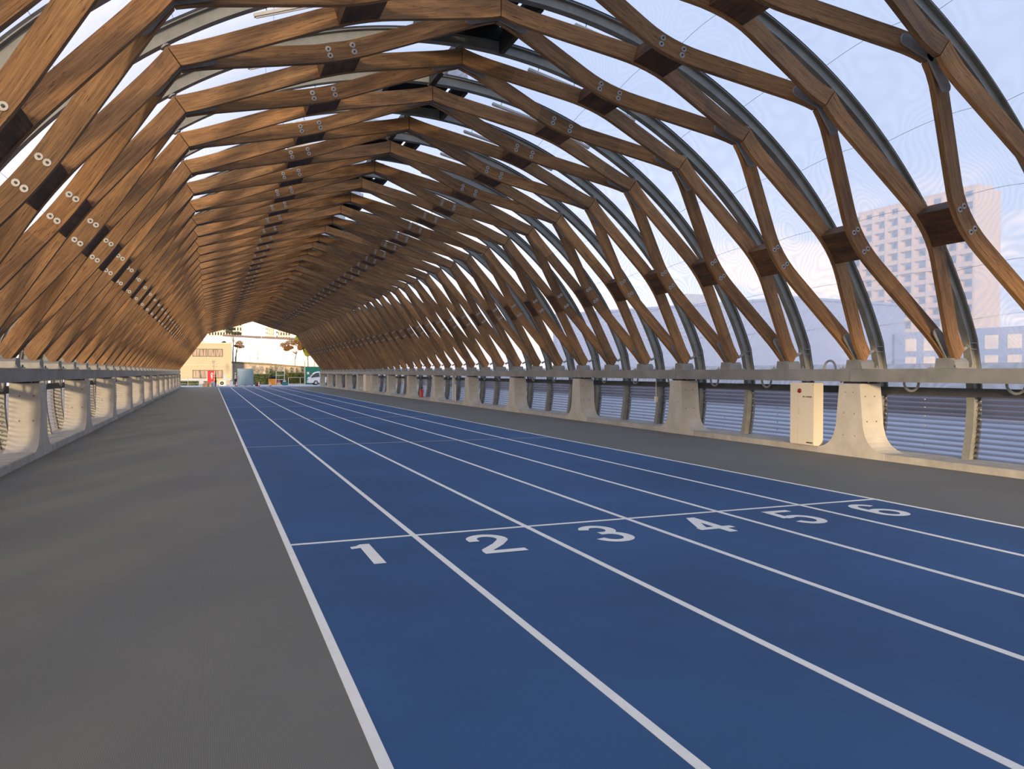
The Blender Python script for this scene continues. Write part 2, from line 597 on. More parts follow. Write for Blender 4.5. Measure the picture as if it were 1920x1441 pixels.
def digit(k):
    """painted figure, 0.42 wide and 0.78 high, centred in x, foot at y = 0"""
    mb = MB()
    w = 0.105
    z = 0.0034
    if k == 1:
        mb.add([(0.0, 0, z), (0.105, 0, z), (0.105, 0.78, z), (0.02, 0.78, z), (0.0, 0.70, z)], [(0, 1, 2, 3, 4)])
        mb.add([(0.0, 0.70, z), (0.02, 0.78, z), (-0.03, 0.72, z), (-0.085, 0.70, z), (-0.085, 0.615, z), (0.0, 0.63, z)], [(0, 1, 2, 3, 4, 5)])
    if k == 2:
        ribbon(mb, [(-0.145, 0.50)] + arc(0.0, 0.56, 0.148, 0.165, 165, -25) + [(0.03, 0.33), (-0.14, 0.14), (-0.155, 0.055)], w, z)
        ribbon(mb, [(-0.205, 0.0525), (0.205, 0.0525)], w, z + 0.0002)
    if k == 3:
        ribbon(mb, arc(-0.005, 0.565, 0.135, 0.16, 170, -90) + [(-0.06, 0.405)], w, z)
        ribbon(mb, [(-0.06, 0.405)] + arc(-0.005, 0.23, 0.155, 0.178, 90, -170), w, z + 0.0002)
    if k == 4:
        ribbon(mb, [(0.06, 0.0), (0.06, 0.78)], w, z)
        ribbon(mb, [(-0.21, 0.22), (0.21, 0.22)], 0.10, z + 0.0002)
        ribbon(mb, [(-0.165, 0.20), (0.045, 0.73)], 0.10, z + 0.0004)
    if k == 5:
        ribbon(mb, [(0.18, 0.7275), (-0.11, 0.7275)], w, z)
        ribbon(mb, [(-0.115, 0.78), (-0.145, 0.37)], 0.10, z + 0.0002)
        ribbon(mb, [(-0.15, 0.40)] + arc(0.0, 0.25, 0.15, 0.195, 125, -165), w, z + 0.0004)
    if k == 6:
        ribbon(mb, arc(0.0, 0.23, 0.152, 0.178, 0, 346, 26), w, z, True)
        ribbon(mb, [(-0.152, 0.23), (-0.150, 0.40)] + arc(0.0, 0.52, 0.145, 0.205, 172, 25, 12), w, z + 0.0002)
    me = mb.mesh('lane_number')
    return me


for k in range(6):
    o = link('lane_number', digit(k + 1), M_LINE, track, (TX0 + LANE * (k + 0.5) + 0.01, 6.40, 0))
    o['label'] = 'white lane number %d painted on the track' % (k + 1)

# ------------------------------------------------------------------ timber arches
HB, ZB = 7.79, 1.89        # springing
HK, ZK = 4.83, 5.98        # knee
ZRG = 7.49                 # ridge
DEP, TH = 0.28, 0.09       # board depth and thickness
OFF_N, OFF_M = 0.106, 0.715 # centre-line distance of a board from the arch plane at a node and at mid-length


def s_off(u):
    """board centre-line offset; u = 0 at a node, 1 at mid-length"""
    a = 0.21
    k = 1.0 / (1 - a)
    if u < a: f = k * u * u / (2 * a)
    elif u < 1 - a: f = k * (u - a / 2)
    else: f = 1 - k * (1 - u) ** 2 / (2 * a)
    return OFF_N + (OFF_M - OFF_N) * f


FAC = {'lower': ((HB, ZB), (HK, ZK)), 'upper': ((HK, ZK), (0.0, ZRG))}


def facet(side, part):
    (ax, az), (bx, bz) = FAC[part]
    A = Vector((XC + side * ax, 0, az)); B = Vector((XC + side * bx, 0, bz))
    d = (B - A); L = d.length; d.normalize()
    n = Vector((-d.z, 0, d.x))                       # outward normal
    if n.dot(A + B - 2 * Vector((XC, 0, 0))) < 0: n = -n
    return A, d, n, L


TK = math.tan((math.atan2(ZK - ZB, HB - HK) - math.atan2(ZRG - ZK, HK)) / 2)
TRG = math.tan(math.atan2(ZRG - ZK, HK))


def plank_mesh(side, part, sgn):
    A, d, n, L = facet(side, part)
    ang = math.atan2(d.z, abs(d.x))
    if part == 'lower':
        t0 = -math.tan(ang - math.radians(14) - 0) if False else None
        # foot cut nearly level
        beta = ang - math.radians(90) + math.radians(14)
        sh0 = math.tan(math.radians(90) - ang - math.radians(14)) * 1.0
        sh1 = TK
    else:
        sh0, sh1 = -TK, TRG
    # shears: s shift = shear * depth (depth + is outward)
    # outward side is longer at a convex joint
    if part == 'lower':
        s_sh0, s_sh1 = -sh0 * -1, TK
        s_sh0 = sh0
    else:
        s_sh0, s_sh1 = -TK, TRG
    NS = 28
    verts, uvs = [], []
    faces = []
    gap = 0.008
    sm = [i / NS for i in range(NS + 1)]
    per = [(-DEP / 2, -1), (DEP / 2, -1), (DEP / 2, 1), (-DEP / 2, 1)]
    vper = [0.0, DEP, DEP + TH, 2 * DEP + TH, 2 * DEP + 2 * TH]
    for t in sm:
        s = t * L
        u = 1 - abs(2 * t - 1)
        off = s_off(u)
        w0 = max(0.0, 1 - s / 0.5); w1 = max(0.0, 1 - (L - s) / 0.5)
        for dep, e in per:
            ss = s + dep * (s_sh0 * w0 + s_sh1 * w1)
            ss = ss + gap * (1 if t == 0 else (-1 if t == 1 else 0))
            p = A + d * ss + n * dep
            p.y = sgn * off + e * TH / 2
            verts.append(p)
    for i in range(NS):
        for k in range(4):
            a = i * 4 + k; b_ = i * 4 + (k + 1) % 4
            faces.append((a, b_, b_ + 4, a + 4))
            s0, s1 = sm[i] * L, sm[i + 1] * L
            uvs += [(s0, vper[k]), (s0, vper[k + 1]), (s1, vper[k + 1]), (s1, vper[k])]
    faces.append((3, 2, 1, 0)); uvs += [(0, .4), (0, .3), (.1, .3), (.1, .4)]
    e = NS * 4
    faces.append((e, e + 1, e + 2, e + 3)); uvs += [(0, .4), (0, .3), (.1, .3), (.1, .4)]
    me = mesh('timber_board', verts, faces, uvs=uvs)
    bm = bmesh.new(); bm.from_mesh(me)
    bmesh.ops.recalc_face_normals(bm, faces=bm.faces)
    bm.to_mesh(me); bm.free()
    me.materials.append(M_WOOD)
    return me


def block_mesh(side, part):
    """block between this arch's near board and the far board of the arch one bay nearer (at -BAY)"""
    A, d, n, L = facet(side, part)
    verts, faces, uvs = [], [], []
    NS = 6
    hl = 0.30
    for i in range(NS + 1):
        s = L / 2 - hl + 2 * hl * i / NS
        u = 1 - abs(2 * s / L - 1)
        o_ = s_off(u) + TH / 2 - 0.003
        y1 = -o_
        y0 = -BAY + o_
        for dep, y in ((-DEP / 2 + 0.012, y0), (DEP / 2 - 0.01, y0), (DEP / 2 - 0.01, y1), (-DEP / 2 + 0.012, y1)):
            p = A + d * s + n * dep
            p.y = y
            verts.append(p)
    for i in range(NS):
        for k in range(4):
            a = i * 4 + k; b_ = i * 4 + (k + 1) % 4
            faces.append((a, b_, b_ + 4, a + 4))
            for vi in (a, b_, b_ + 4, a + 4):
                p = verts[vi]
                uvs.append((p.y * 2.0, (i if vi < (i + 1) * 4 else i + 1) * 0.1 + k))
    for f in ((3, 2, 1, 0), tuple(NS * 4 + k for k in range(4))):
        faces.append(f)
        for vi in f: uvs.append((verts[vi].y, verts[vi].z))
    me = mesh('spacer_block', verts, faces, uvs=uvs)
    bm = bmesh.new(); bm.from_mesh(me)
    bmesh.ops.recalc_face_normals(bm, faces=bm.faces)
    bm.to_mesh(me); bm.free()
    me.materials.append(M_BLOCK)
    return me


def washer_mesh():
    mb = MB()
    mb.lathe([(0.008, 0.0), (0.047, 0.0), (0.047, -0.007), (0.044, -0.010), (0.024, -0.010), (0.024, -0.010)], (0, 0, 0), 18, 'y')
    mb.lathe([(0.001, -0.006), (0.016, -0.006), (0.016, -0.024), (0.001, -0.024)], (0, 0, 0), 6, 'y')
    me = mb.mesh('washer')
    me.materials.append(M_WASH)
    me.materials.append(M_DARK)
    nf = len(me.polygons)
    for i, p in enumerate(me.polygons):
        if all(math.hypot(me.vertices[v].co.x, me.vertices[v].co.z) < 0.02 for v in p.vertices): p.material_index = 1
    return me


ME_WASH = washer_mesh()


def arm(mb, A, d, n, length, width, y0, y1, start=0.0):
    """flat steel arm with a rounded tip"""
    prof = [(start, -width / 2), (length - width / 2, -width / 2)]
    for k in range(1, 8):
        a = -math.pi / 2 + math.pi * k / 8
        prof.append((length - width / 2 + math.cos(a) * width / 2, math.sin(a) * width / 2))
    prof += [(length - width / 2, width / 2), (start, width / 2)]
    q0 = -0.045
    vs = [A + d * p + n * (q + q0) + Vector((0, y0, 0)) for p, q in prof] + [A + d * p + n * (q + q0) + Vector((0, y1, 0)) for p, q in prof]
    k = len(prof)
    mb.add(vs, [tuple(range(k)), tuple(range(2 * k - 1, k - 1, -1))] + [(i, i + k, (i + 1) % k + k, (i + 1) % k) for i in range(k)])


RIBR, RIBC = 8.845, -0.92


def rib_outer(n=60):
    """right half outline of the steel rib's outer face, from apex down: list of (x', z, nx, nz)"""
    pts = []
    th_end = math.acos((2.2 - RIBC) / RIBR)
    for i in range(n + 1):
        a = th_end * i / n
        pts.append((RIBR * math.sin(a), RIBC + RIBR * math.cos(a)))
    pts += [(8.36, 1.75), (8.405, 1.30), (8.41, 0.95), (8.385, 0.6), (8.34, 0.3), (8.285, -0.02)]
    return pts


def offset_poly(pts, d):
    out = []
    for i, p in enumerate(pts):
        a = pts[max(i - 1, 0)]; b_ = pts[min(i + 1, len(pts) - 1)]
        tx, tz = b_[0] - a[0], b_[1] - a[1]
        l = math.hypot(tx, tz)
        nx, nz = -tz / l, tx / l
        if nx * 1 + nz * 1 < 0: nx, nz = -nx, -nz
        if i == 0: nx, nz = 0, 1
        out.append((p[0] + nx * d, p[1] + nz * d))
    return out


def full(half):
    return [(XC - x, z) for x, z in reversed(half[1:])] + [(XC + x, z) for x, z in half]


def sweep_mesh(mb, half_in, half_out, y0, y1):
    a, b_ = full(half_in), full(half_out)
    n = len(a)
    vs = [(x, y0, z) for x, z in a] + [(x, y1, z) for x, z in a] + [(x, y0, z) for x, z in b_] + [(x, y1, z) for x, z in b_]
    fs = []
    for i in range(n - 1):
        fs += [(i, i + 1, n + i + 1, n + i), (2 * n + i, 3 * n + i, 3 * n + i + 1, 2 * n + i + 1),
               (i, 2 * n + i, 2 * n + i + 1, i + 1), (n + i, n + i + 1, 3 * n + i + 1, 3 * n + i)]
    fs += [(0, n, 3 * n, 2 * n), (n - 1, 3 * n - 1, 4 * n - 1, 2 * n - 1)]
    mb.add(vs, fs)


OUT = rib_outer()


def build_arch():
    t = empty('timber_arch')
    for side in (-1, 1):
        for part in ('lower', 'upper'):
            A, d, n, L = facet(side, part)
            for sgn in (-1, 1):
                o = link('timber_board', plank_mesh(side, part, sgn), None, t)
                if sgn == 1:
                    # washers on the face toward the camera where the spacer block is bolted
                    for ds in (-0.2, 0.2):
                        u = 1 - abs(2 * ds / L)
                        off = s_off(u) - TH / 2
                        for dd in (-0.052, 0.052):
                            w = link('washer', ME_WASH, None, o)
                            p = A + d * (L / 2 + ds) + n * dd
                            w.location = (p.x, off, p.z)
                            w.rotation_euler = (0, 0, 0)
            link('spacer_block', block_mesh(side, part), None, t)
        # springing: steel arm, hub and bracket
        A, d, n, L = facet(side, 'lower')
        mb = MB()
        arm(mb, A, d, n, 0.62, 0.15, 0.036, 0.060, -0.05)
        mb.obj('joint_plate', M_PLATE, t)
        bx = XC + side * 7.74
        mb = MB()
        mb.prism([(-0.20, 1.70), (0.20, 1.70), (0.17, 1.865), (-0.13, 1.865), (-0.20, 1.80)], 'x', bx - 0.17, bx + 0.17)
        mb.box(bx - 0.05, bx + 0.09, -0.045, 0.045, 1.84, 1.95)
        mb.box(bx - 0.23, bx + 0.23, -0.29, 0.29, 1.683, 1.702)
        for sx in (-0.19, 0.19):
            for sy in (-0.25, 0.25):
                mb.lathe([(0.018, 1.70), (0.018, 1.735), (0.008, 1.735), (0.008, 1.75)], (bx + sx, sy, 0), 6)
        mb.obj('foot_bracket', M_GALV, t)
        # knee node
        Au, du, nu, Lu = facet(side, 'upper')
        K = Au.copy()
        mb = MB()
        for y0, y1 in ((0.030, 0.060),):
            arm(mb, K, -d, n, 0.58, 0.165, y0, y1, -0.03)
            arm(mb, K, du, nu, 0.58, 0.165, y0, y1, -0.03)
        mb.lathe([(0.07, -0.05), (0.07, 0.05)], K, 14, 'y')
        mb.obj('joint_plate', M_PLATE, t)
    R = Vector((XC, 0, ZRG))
    mb = MB()
    for side in (-1, 1):
        Au, du, nu, Lu = facet(side, 'upper')
        for y0, y1 in ((0.030, 0.060),):
            arm(mb, R, -du, nu, 0.58, 0.165, y0, y1, -0.03)
    mb.lathe([(0.07, -0.05), (0.07, 0.05)], R, 14, 'y')
    mb.obj('joint_plate', M_PLATE, t)
    return t


def build_rib():
    t = empty('steel_arch')
    mb = MB()
    i2, i1, o1 = offset_poly(OUT, -0.20), offset_poly(OUT, -0.185), offset_poly(OUT, -0.012)
    sweep_mesh(mb, i1, o1, -0.006, 0.006)
    mb.obj('web', M_RIB, t)
    mb = MB(); sweep_mesh(mb, i2, i1, -0.075, 0.075); mb.obj('inner_flange', M_RIB, t)
    mb = MB(); sweep_mesh(mb, o1, OUT, -0.075, 0.075); mb.obj('outer_flange', M_RIB, t)
    mb = MB(); sweep_mesh(mb, offset_poly(OUT, 0.002), offset_poly(OUT, 0.05), -0.045, 0.045)
    mb.obj('film_clamp', M_DARK, t)
    # pipes that hold the timber nodes
    for px, pz in ((HK, ZK), (-HK, ZK), (0, ZRG)):
        d = Vector((px, 0, pz - RIBC)); r = d.length; d.normalize()
        P = Vector((XC + px, 0, pz)); Q = Vector((XC, 0, RIBC)) + d * (RIBR - 0.2)
        mb = MB().tube([P + d * 0.075, Q], 0.036, 12)
        mb.tube([Q - d * 0.03, Q - d * 0.001], 0.075, 8)
        mb.obj('strut_pipe', M_GALV, t)
        # stiffener between flanges
        c = Q + d * 0.1
    for sd in (-1, 1):
        P = Vector((XC + sd * (HB + 0.16), 0, 1.99)); Q = Vector((XC + sd * 8.12, 0, 2.06))
        mb = MB().tube([P, Q], 0.034, 12)
        mb.tube([Q - (Q - P).normalized() * 0.03, Q], 0.07, 8)
        mb.obj('strut_pipe', M_GALV, t)
        for z in (2.02, 2.13):
            xa, xb = sorted((XC + sd * 8.13, XC + sd * 8.27))
            MB().box(xa, xb, -0.072, 0.072, z, z + 0.012).obj('stiffener', M_GALV, t)
    return t


arch0, rib0 = build_arch(), build_rib()
FIRST = 0   # first arch whose foot is in view is arch 0 on the cabinet side
for i, n in enumerate(range(N0, N1 + 1)):
    back = N1 - n
    a = arch0 if i == 0 else copy_tree(arch0)
    r = rib0 if i == 0 else copy_tree(rib0)
    a.location = (0, Y(n), 0)
    r.location = (0, Y(n), 0)
    if back == 0:
        tag(a, 'brown timber arch framing the far opening of the hall', 'arch', 'timber arches of the vault')
        tag(r, 'grey steel arch over the far opening, behind the last timber arch', 'steel arch', 'grey steel arches carrying the roof film')
    else:
        tag(a, 'brown timber arch of curved boards, %s from the far opening' % ORD[back], 'arch', 'timber arches of the vault')
        tag(r, 'grey steel arch above the timber, %s from the far opening' % ORD[back], 'steel arch', 'grey steel arches carrying the roof film')

# the nearest arch has no neighbour in front of it to block against
for ch in list(arch0.children):
    if ch.name.startswith('spacer_block'):
        bpy.data.objects.remove(ch)


# ------------------------------------------------------------------ roof film between the steel arches
def film_mesh(vent):
    half = [p for p in OUT if p[1] > 1.3] + [(8.405, 1.30)]
    half = half[:-1] + [(8.405, 1.30)] if half[-1] != half[-2] else half[:-1]
    prof = full(offset_poly(half, 0.05))
    fullp = full(half)
    rows = 8
    verts, faces = [], []
    n = len(prof)
    for j in range(rows + 1):
        v = j / rows
        y = 0.05 + (BAY - 0.10) * v
        bulge = 0.20 * (1 - (2 * v - 1) ** 2)
        for i, ((x, z), (x0, z0)) in enumerate(zip(prof, fullp)):
            nx, nz = (x - x0) / 0.05, (z - z0) / 0.05
            e = min(1.0, min(i, n - 1 - i) / 6.0)
            verts.append((x + nx * bulge * e, y, z + nz * bulge * e))
    for j in range(rows):
        for i in range(n - 1):
            xm = (prof[i][0] + prof[i + 1][0]) / 2 - XC
            zm = prof[i][1]
            if vent and abs(xm) < 0.90 and zm > 5: continue
            a = j * n + i
            faces.append((a, a + 1, a + n + 1, a + n))
    me = mesh('roof_film', verts, faces, smooth=True)
    me.materials.append(M_FILM)
    return me


FILM = {0: film_mesh(False), 1: film_mesh(True)}
M_SEAM = plain('film_seam', (0.45, 0.47, 0.50), 0.5)


def seam_mesh():
    mb = MB()
    for sd in (-1, 1):
        for ang in (22, 33, 44, 53, 61, 67):
            a = math.radians(ang)
            pts = []
            for j in range(9):
                v = j / 8
                r = RIBR + 0.04 + 0.20 * (1 - (2 * v - 1) ** 2)
                pts.append((XC + sd * r * math.sin(a), 0.05 + (BAY - 0.1) * v, RIBC + r * math.cos(a)))
            mb.tube(pts, 0.004, 4)
    me = mb.mesh('seam')
    me.materials.append(M_SEAM)
    return me


ME_SEAM = seam_mesh()
vent0 = None


def build_vent():
    t = empty('roof_vent')
    zc = RIBC + math.sqrt(RIBR ** 2 - 0.85 ** 2)
    for sx in (-0.87, 0.80):
        MB().box(XC + sx - 0.05, XC + sx + 0.05, 0.08, BAY - 0.08, zc - 0.22, zc + 0.10).obj('curb_bar', M_DARK, t)
    MB().box(XC - 0.82, XC + 0.75, 0.08, BAY - 0.08, 8.16, 8.21).obj('lid', M_VENT, t)
    mb = MB()
    for yy in (0.08, BAY - 0.11):
        mb.box(XC - 0.92, XC + 0.85, yy, yy + 0.03, zc + 0.02, 8.16)
    mb.box(XC - 0.92, XC - 0.88, 0.08, BAY - 0.08, zc + 0.06, 8.16)
    mb.box(XC + 0.81, XC + 0.85, 0.08, BAY - 0.08, zc + 0.06, 8.16)
    mb.obj('upstand', M_VENT, t)
    MB().tube([(XC - 0.3, BAY * 0.5, 8.10), (XC - 0.3, BAY * 0.5, 8.17)], 0.03).obj('motor', M_STEELW, t)
    return t


def build_purlin():
    return MB().box(XC - 0.06, XC + 0.06, 0.08, BAY - 0.08, 7.66, 7.86).mesh('ridge_purlin')


ME_PUR = build_purlin()
ME_PUR.materials.append(M_DARK)
for n in range(N0, N1):
    v = n % 2 == 1
    f = link('roof_film', FILM[1 if v else 0], None, None, (0, Y(n), 0))
    back = N1 - n
    if n < 14: link('seam', ME_SEAM, None, f)
    tag(f, 'translucent bulging roof film, %s bay from the far opening' % ORD[back - 1], 'roof film', 'bays of translucent roof film')
    if v:
        if vent0 is None:
            vent0 = build_vent(); t = vent0
        else:
            t = copy_tree(vent0)
        t.location = (0, Y(n), 0)
        tag(t, 'dark boxed ridge vent in the %s bay from the far opening' % ORD[back - 1], 'vent', 'dark vents along the ridge')
    else:
        p = link('ridge_purlin', ME_PUR, None, None, (0, Y(n), 0))
        tag(p, 'dark steel bar along the ridge in the %s bay from the far opening' % ORD[back - 1], 'beam', 'dark ridge bars between steel arches')


# ------------------------------------------------------------------ tube lights under the steel arches
def build_tube():
    t = empty('tube_light')
    L = 1.21
    MB().box(-L / 2, L / 2, -0.035, 0.035, -0.045, 0.0).obj('housing', M_STEELW, t)
    MB().tube([(-L / 2 + 0.02, 0, -0.055), (L / 2 - 0.02, 0, -0.055)], 0.016, 10).obj('tube', M_WHITE, t)
    for x in (-0.4, 0.4):
        MB().tube([(x, 0, 0), (x, 0, 0.10)], 0.006, 6).obj('hanger', M_DARK, t)
    return t


tb0 = None
SEG = [((1.40, 7.54), (2.58, 7.27)), ((2.66, 7.24), (3.76, 6.83))]
for n in range(0, 22):
    for sd in (1, -1):
        for q, ((xa, za), (xb, zb)) in enumerate(SEG):
            if tb0 is None: tb0 = build_tube(); t = tb0
            else: t = copy_tree(tb0)
            t.location = (XC + sd * (xa + xb) / 2, Y(n) + 0.02, (za + zb) / 2 - 0.02)
            t.rotation_euler = (0, sd * math.atan2(za - zb, xb - xa), 0)
            where = 'nearer the ridge' if q == 0 else 'nearer the knee'
            tag(t, 'slim white tube light %s, %s side, %s steel arch from the far opening' % (
                where, 'cabinet' if sd > 0 else 'other', ORD[N1 - n]), 'light', 'tube lights under the steel arches')


# ------------------------------------------------------------------ side walls: piers, curbs, beams, rails, panels
def pier_mesh(side):
    prof = []
    hw = [(1.39, .262), (.88, .315), (.55, .345), (.36, .405), (.25, .475), (.17, .56), (.116, .66), (.08, .76), (.064, .86)]
    for z, w in hw: prof.append((w, z))
    prof += [(0.86, -0.15), (-0.86, -0.15)]
    for z, w in reversed(hw): prof.append((-w, z))
    x0 = XR if side > 0 else XL
    mb = MB().prism(prof, 'x', x0, x0 + side * 0.54)
    me = mb.mesh('concrete_pier')
    bm = bmesh.new(); bm.from_mesh(me)
    ed = [e for e in bm.edges if abs(abs(e.verts[0].co.y) - abs(e.verts[1].co.y)) < 1e-4 and abs(e.verts[0].co.x - e.verts[1].co.x) < 1e-4 and e.verts[0].co.z > 1.3]
    bmesh.ops.bevel(bm, geom=ed, offset=0.012, segments=2, affect='EDGES')
    bm.to_mesh(me); bm.free()
    me.materials.append(M_CONC)
    return me


def pier(side, holes=True):
    t = empty('concrete_pier')
    link('body', PM[side], None, t)
    x0 = XR if side > 0 else XL
    sd = side
    # form-tie holes
    mb = MB()
    for z, w in ((1.22, 0.10), (0.80, 0.13), (0.36, 0.15)):
        for s in (-1, 1):
            c = (x0 - sd * 0.0015, s * w, z)
            mb.lathe([(0.001, 0), (0.013, 0), (0.013, sd * 0.004), (0.001, sd * 0.004)], c, 8, 'x')
    for z, yy in ((1.14, -0.292), (0.65, -0.341)):
        for dx in (0.12, 0.36):
            mb.lathe([(0.001, -0.003), (0.014, -0.003), (0.014, 0.01), (0.001, 0.01)], (x0 + sd * dx, yy, z), 8, 'y')
    mb.obj('tie_holes', M_HOLE, t)
    return t


M_HOLE = plain('tie_hole', (0.14, 0.135, 0.12), 0.9)
PM = {1: pier_mesh(1), -1: pier_mesh(-1)}
PIERS = [n for n in range(N0, N1 + 1) if (n - 1) % 3 == 0]
SIDE_NAME = {1: 'cabinet side', -1: 'banner side'}
for side in (-1, 1):
    p0 = None
    for n in PIERS:
        t = pier(side) if p0 is None else copy_tree(p0)
        p0 = p0 or t
        t.location = (0, Y(n) - 0.02, 0)
        idx = PIERS[::-1].index(n)
        tag(t, 'flared concrete pier, %s from the far opening, %s' % (ORD[idx], 'cabinet row' if side > 0 else 'row without cabinet'),
            'pier', 'flared piers of the cabinet row' if side > 0 else 'flared piers of the row without a cabinet')
    # curb
    x0 = XR + 0.004 if side > 0 else XL - 0.004
    mb = MB()
    mb.prism([(x0, -0.15), (x0, 0.060), (x0 + side * 0.02, 0.072), (x0 + side * 0.92, 0.06), (x0 + side * 0.92, -0.15)], 'y', YB, YE)
    o = mb.obj('concrete_curb', M_CURB)
    tag(o, 'low concrete curb under the piers %s' % ('with the cream cabinet' if side > 0 else 'of the row without a cabinet'), 'curb')
    # beam segments between piers
    bm0 = None
    ys = [YB] + [Y(n) - 0.02 for n in PIERS if Y(n) > YB + 0.5] + [YE]
    ys = sorted(set(ys))
    a, b_ = (XR + 0.02, XR + 0.60) if side > 0 else (XL - 0.60, XL - 0.02)
    segs = list(zip(ys[:-1], ys[1:]))
    for i, (ya, yb) in enumerate(segs):
        ya += 0.004; yb -= 0.004
        t = empty('steel_beam', (0, ya, 0))
        l = yb - ya
        MB().box(a, b_, 0, l, 1.432, 1.68).obj('box_section', M_BEAM, t)
        for p0_, p1_ in ((0.0, 0.22), (l - 0.22, l)):
            MB().box(a + 0.05, b_ - 0.10, p0_, p1_, 1.392, 1.432).obj('bearing_plate', M_DARK, t)
        mb = MB()
        for yy in (0.35, l - 0.35):
            for xx in (a + 0.12, b_ - 0.12):
                mb.lathe([(0.018, 1.405), (0.018, 1.434)], (xx, yy, 0), 6)
        mb.obj('bolt_heads', M_GALV, t)
        back = len(segs) - 1 - i
        tag(t, 'grey galvanised beam on piers, %s length from the far opening, %s' % (ORD[back], 'cabinet row' if side > 0 else 'row without cabinet'),
            'beam', 'galvanised beam lengths on the cabinet row' if side > 0 else 'galvanised beam lengths on the row without a cabinet')
    # dark rail over the corrugated sheets
    xa, xb = (XC + 8.19, XC + 8.26) if side > 0 else (XC - 8.26, XC - 8.19)
    o = MB().box(xa - (0.02 if side > 0 else 0), xb + (0 if side > 0 else 0.02), YB, YE, 1.18, 1.33).obj('steel_rail', M_RAIL)
    tag(o, 'dark horizontal rail above the corrugated sheets %s' % ('behind the cabinet row' if side > 0 else 'behind the row without a cabinet'), 'rail')


def panel_mesh(side):
    """corrugated sheet between two ribs"""
    def xat(z):
        low = [(8.285, -0.02), (8.34, 0.3), (8.385, 0.6), (8.41, 0.95), (8.405, 1.30)]
        for (xa, za), (xb, zb) in zip(low[:-1], low[1:]):
            if za <= z <= zb: return xa + (xb - xa) * (z - za) / (zb - za)
        return 8.405
    per = 0.094
    k = 10
    nz = int((1.30 - 0.07) / per * k)
    vs, fs = [], []
    for i in range(nz + 1):
        z = 0.07 + (1.30 - 0.07) * i / nz
        x = xat(z) - 0.035 + 0.016 * math.sin(2 * math.pi * (z - 0.07) / per)
        for y in (0.02, BAY - 0.02):
            vs.append((XC + side * x, y, z))
    for i in range(nz):
        fs.append((2 * i, 2 * i + 1, 2 * i + 3, 2 * i + 2))
    me = mesh('corrugated_sheet', vs, fs, smooth=True)
    me.materials.append(M_POLY)
    return me


def screws_mesh(side):
    mb = MB()
    for y in (0.12, BAY / 2, BAY - 0.12):
        for z in (0.24, 0.42, 0.6, 0.78, 0.95, 1.1):
            x = XC + side * (8.36 - 0.035)
            mb.lathe([(0.001, 0), (0.014, 0), (0.010, -side * 0.02), (0.001, -side * 0.02)], (x, y, z), 8, 'x')
    me = mb.mesh('screw_heads')
    me.materials.append(M_WASH)
    return me


def hose_mesh(side, up_=False):
    mb = MB()
    x = XC + side * 8.06
    r = 0.165
    pts = []
    if not up_:
        pts.append((x, -r, 1.47))
        for k in range(11):
            a = math.pi * k / 10
            pts.append((x, -r * math.cos(a), 1.425 - r * math.sin(a) * 1.0))
        pts.append((x, r, 1.47))
        pts = [(p[0], p[1], p[2]) for p in pts]
    else:
        pts.append((x, -r, 1.60))
        for k in range(11):
            a = math.pi * k / 10
            pts.append((x, -r * math.cos(a), 1.68 + r * math.sin(a) * 1.15))
        pts.append((x, r, 1.60))
    mb.tube(pts, 0.024, 10)
    me = mb.mesh('air_hose', smooth=True)
    me.materials.append(M_HOSE)
    return me


for side in (-1, 1):
    PMSH, SCR, HZ = panel_mesh(side), screws_mesh(side), hose_mesh(side)
    row = 'cabinet row' if side > 0 else 'row without cabinet'
    for n in range(N0, N1):
        t = empty('corrugated_sheet', (0, Y(n), 0),
                  'clear corrugated sheet, %s bay from the far opening, %s' % (ORD[N1 - n - 1], row), 'corrugated panel',
                  'clear corrugated sheets of the ' + row)
        link('sheet', PMSH, None, t)
        if n < 10: link('screw_heads', SCR, None, t)
        if (side > 0 and n in (1, -5)) or n > 28: continue
        o = link('air_hose', HZ, None, None, (0, Y(n) + 0.54 * BAY, 0))
        tag(o, 'grey air hose loop, %s bay from the far opening, %s' % (ORD[N1 - n - 1], row), 'hose',
            'looping air hoses of the ' + row)
o = link('air_hose', hose_mesh(1, True), None, None, (0, 12.93, 0))
tag(o, 'grey air hose arching up over the beam beside the cream cabinet', 'hose')

# ------------------------------------------------------------------ cream hydrant cabinet
cab = empty('hydrant_cabinet', (XR - 0.06, 13.03, 0.072), 'cream metal cabinet with a round red lamp between two piers', 'cabinet')
MB().box(0.012, 0.25, -0.355, 0.355, 0.0, 1.32).obj('body', M_CAB, cab)
MB().box(0.0, 0.012, -0.350, 0.115, 0.02, 1.31).obj('door', M_CAB, cab)
MB().box(0.0, 0.012, 0.121, 0.350, 0.02, 1.31).obj('door', M_CAB, cab)
h = MB().box(-0.004, 0.001, 0.06, 0.10, 0.66, 0.76).obj('handle', M_CABL, cab)
MB().box(-0.006, -0.003, 0.066, 0.094, 0.667, 0.753).obj('handle_plate', M_CAB, cab)
MB().lathe([(0.001, -0.035), (0.030, -0.032), (0.046, -0.018), (0.050, 0.001)], (0, 0.06, 1.15), 18, 'x').obj('red_lamp', M_RED, cab, smooth=True)
MB().box(-0.004, 0.001, -0.32, -0.14, 0.045, 0.068).obj('name_plate', M_BLACK, cab)
me = text_mesh('屋内・消火栓設備', 0.05, 0.001, 0.0008)
fit_mesh(me, -0.135, 0.135, -0.018, 0.018)
o = link('lettering', me, M_TEXT, cab, (-0.003, -0.16, 1.025))
o.rotation_euler = (math.radians(90), 0, math.radians(-90))
MB().lathe([(0.001, -0.004), (0.008, -0.004), (0.008, 0.0), (0.001, 0.0)], (0, -0.32, 1.28), 8, 'x').obj('lock', M_BLACK, cab)

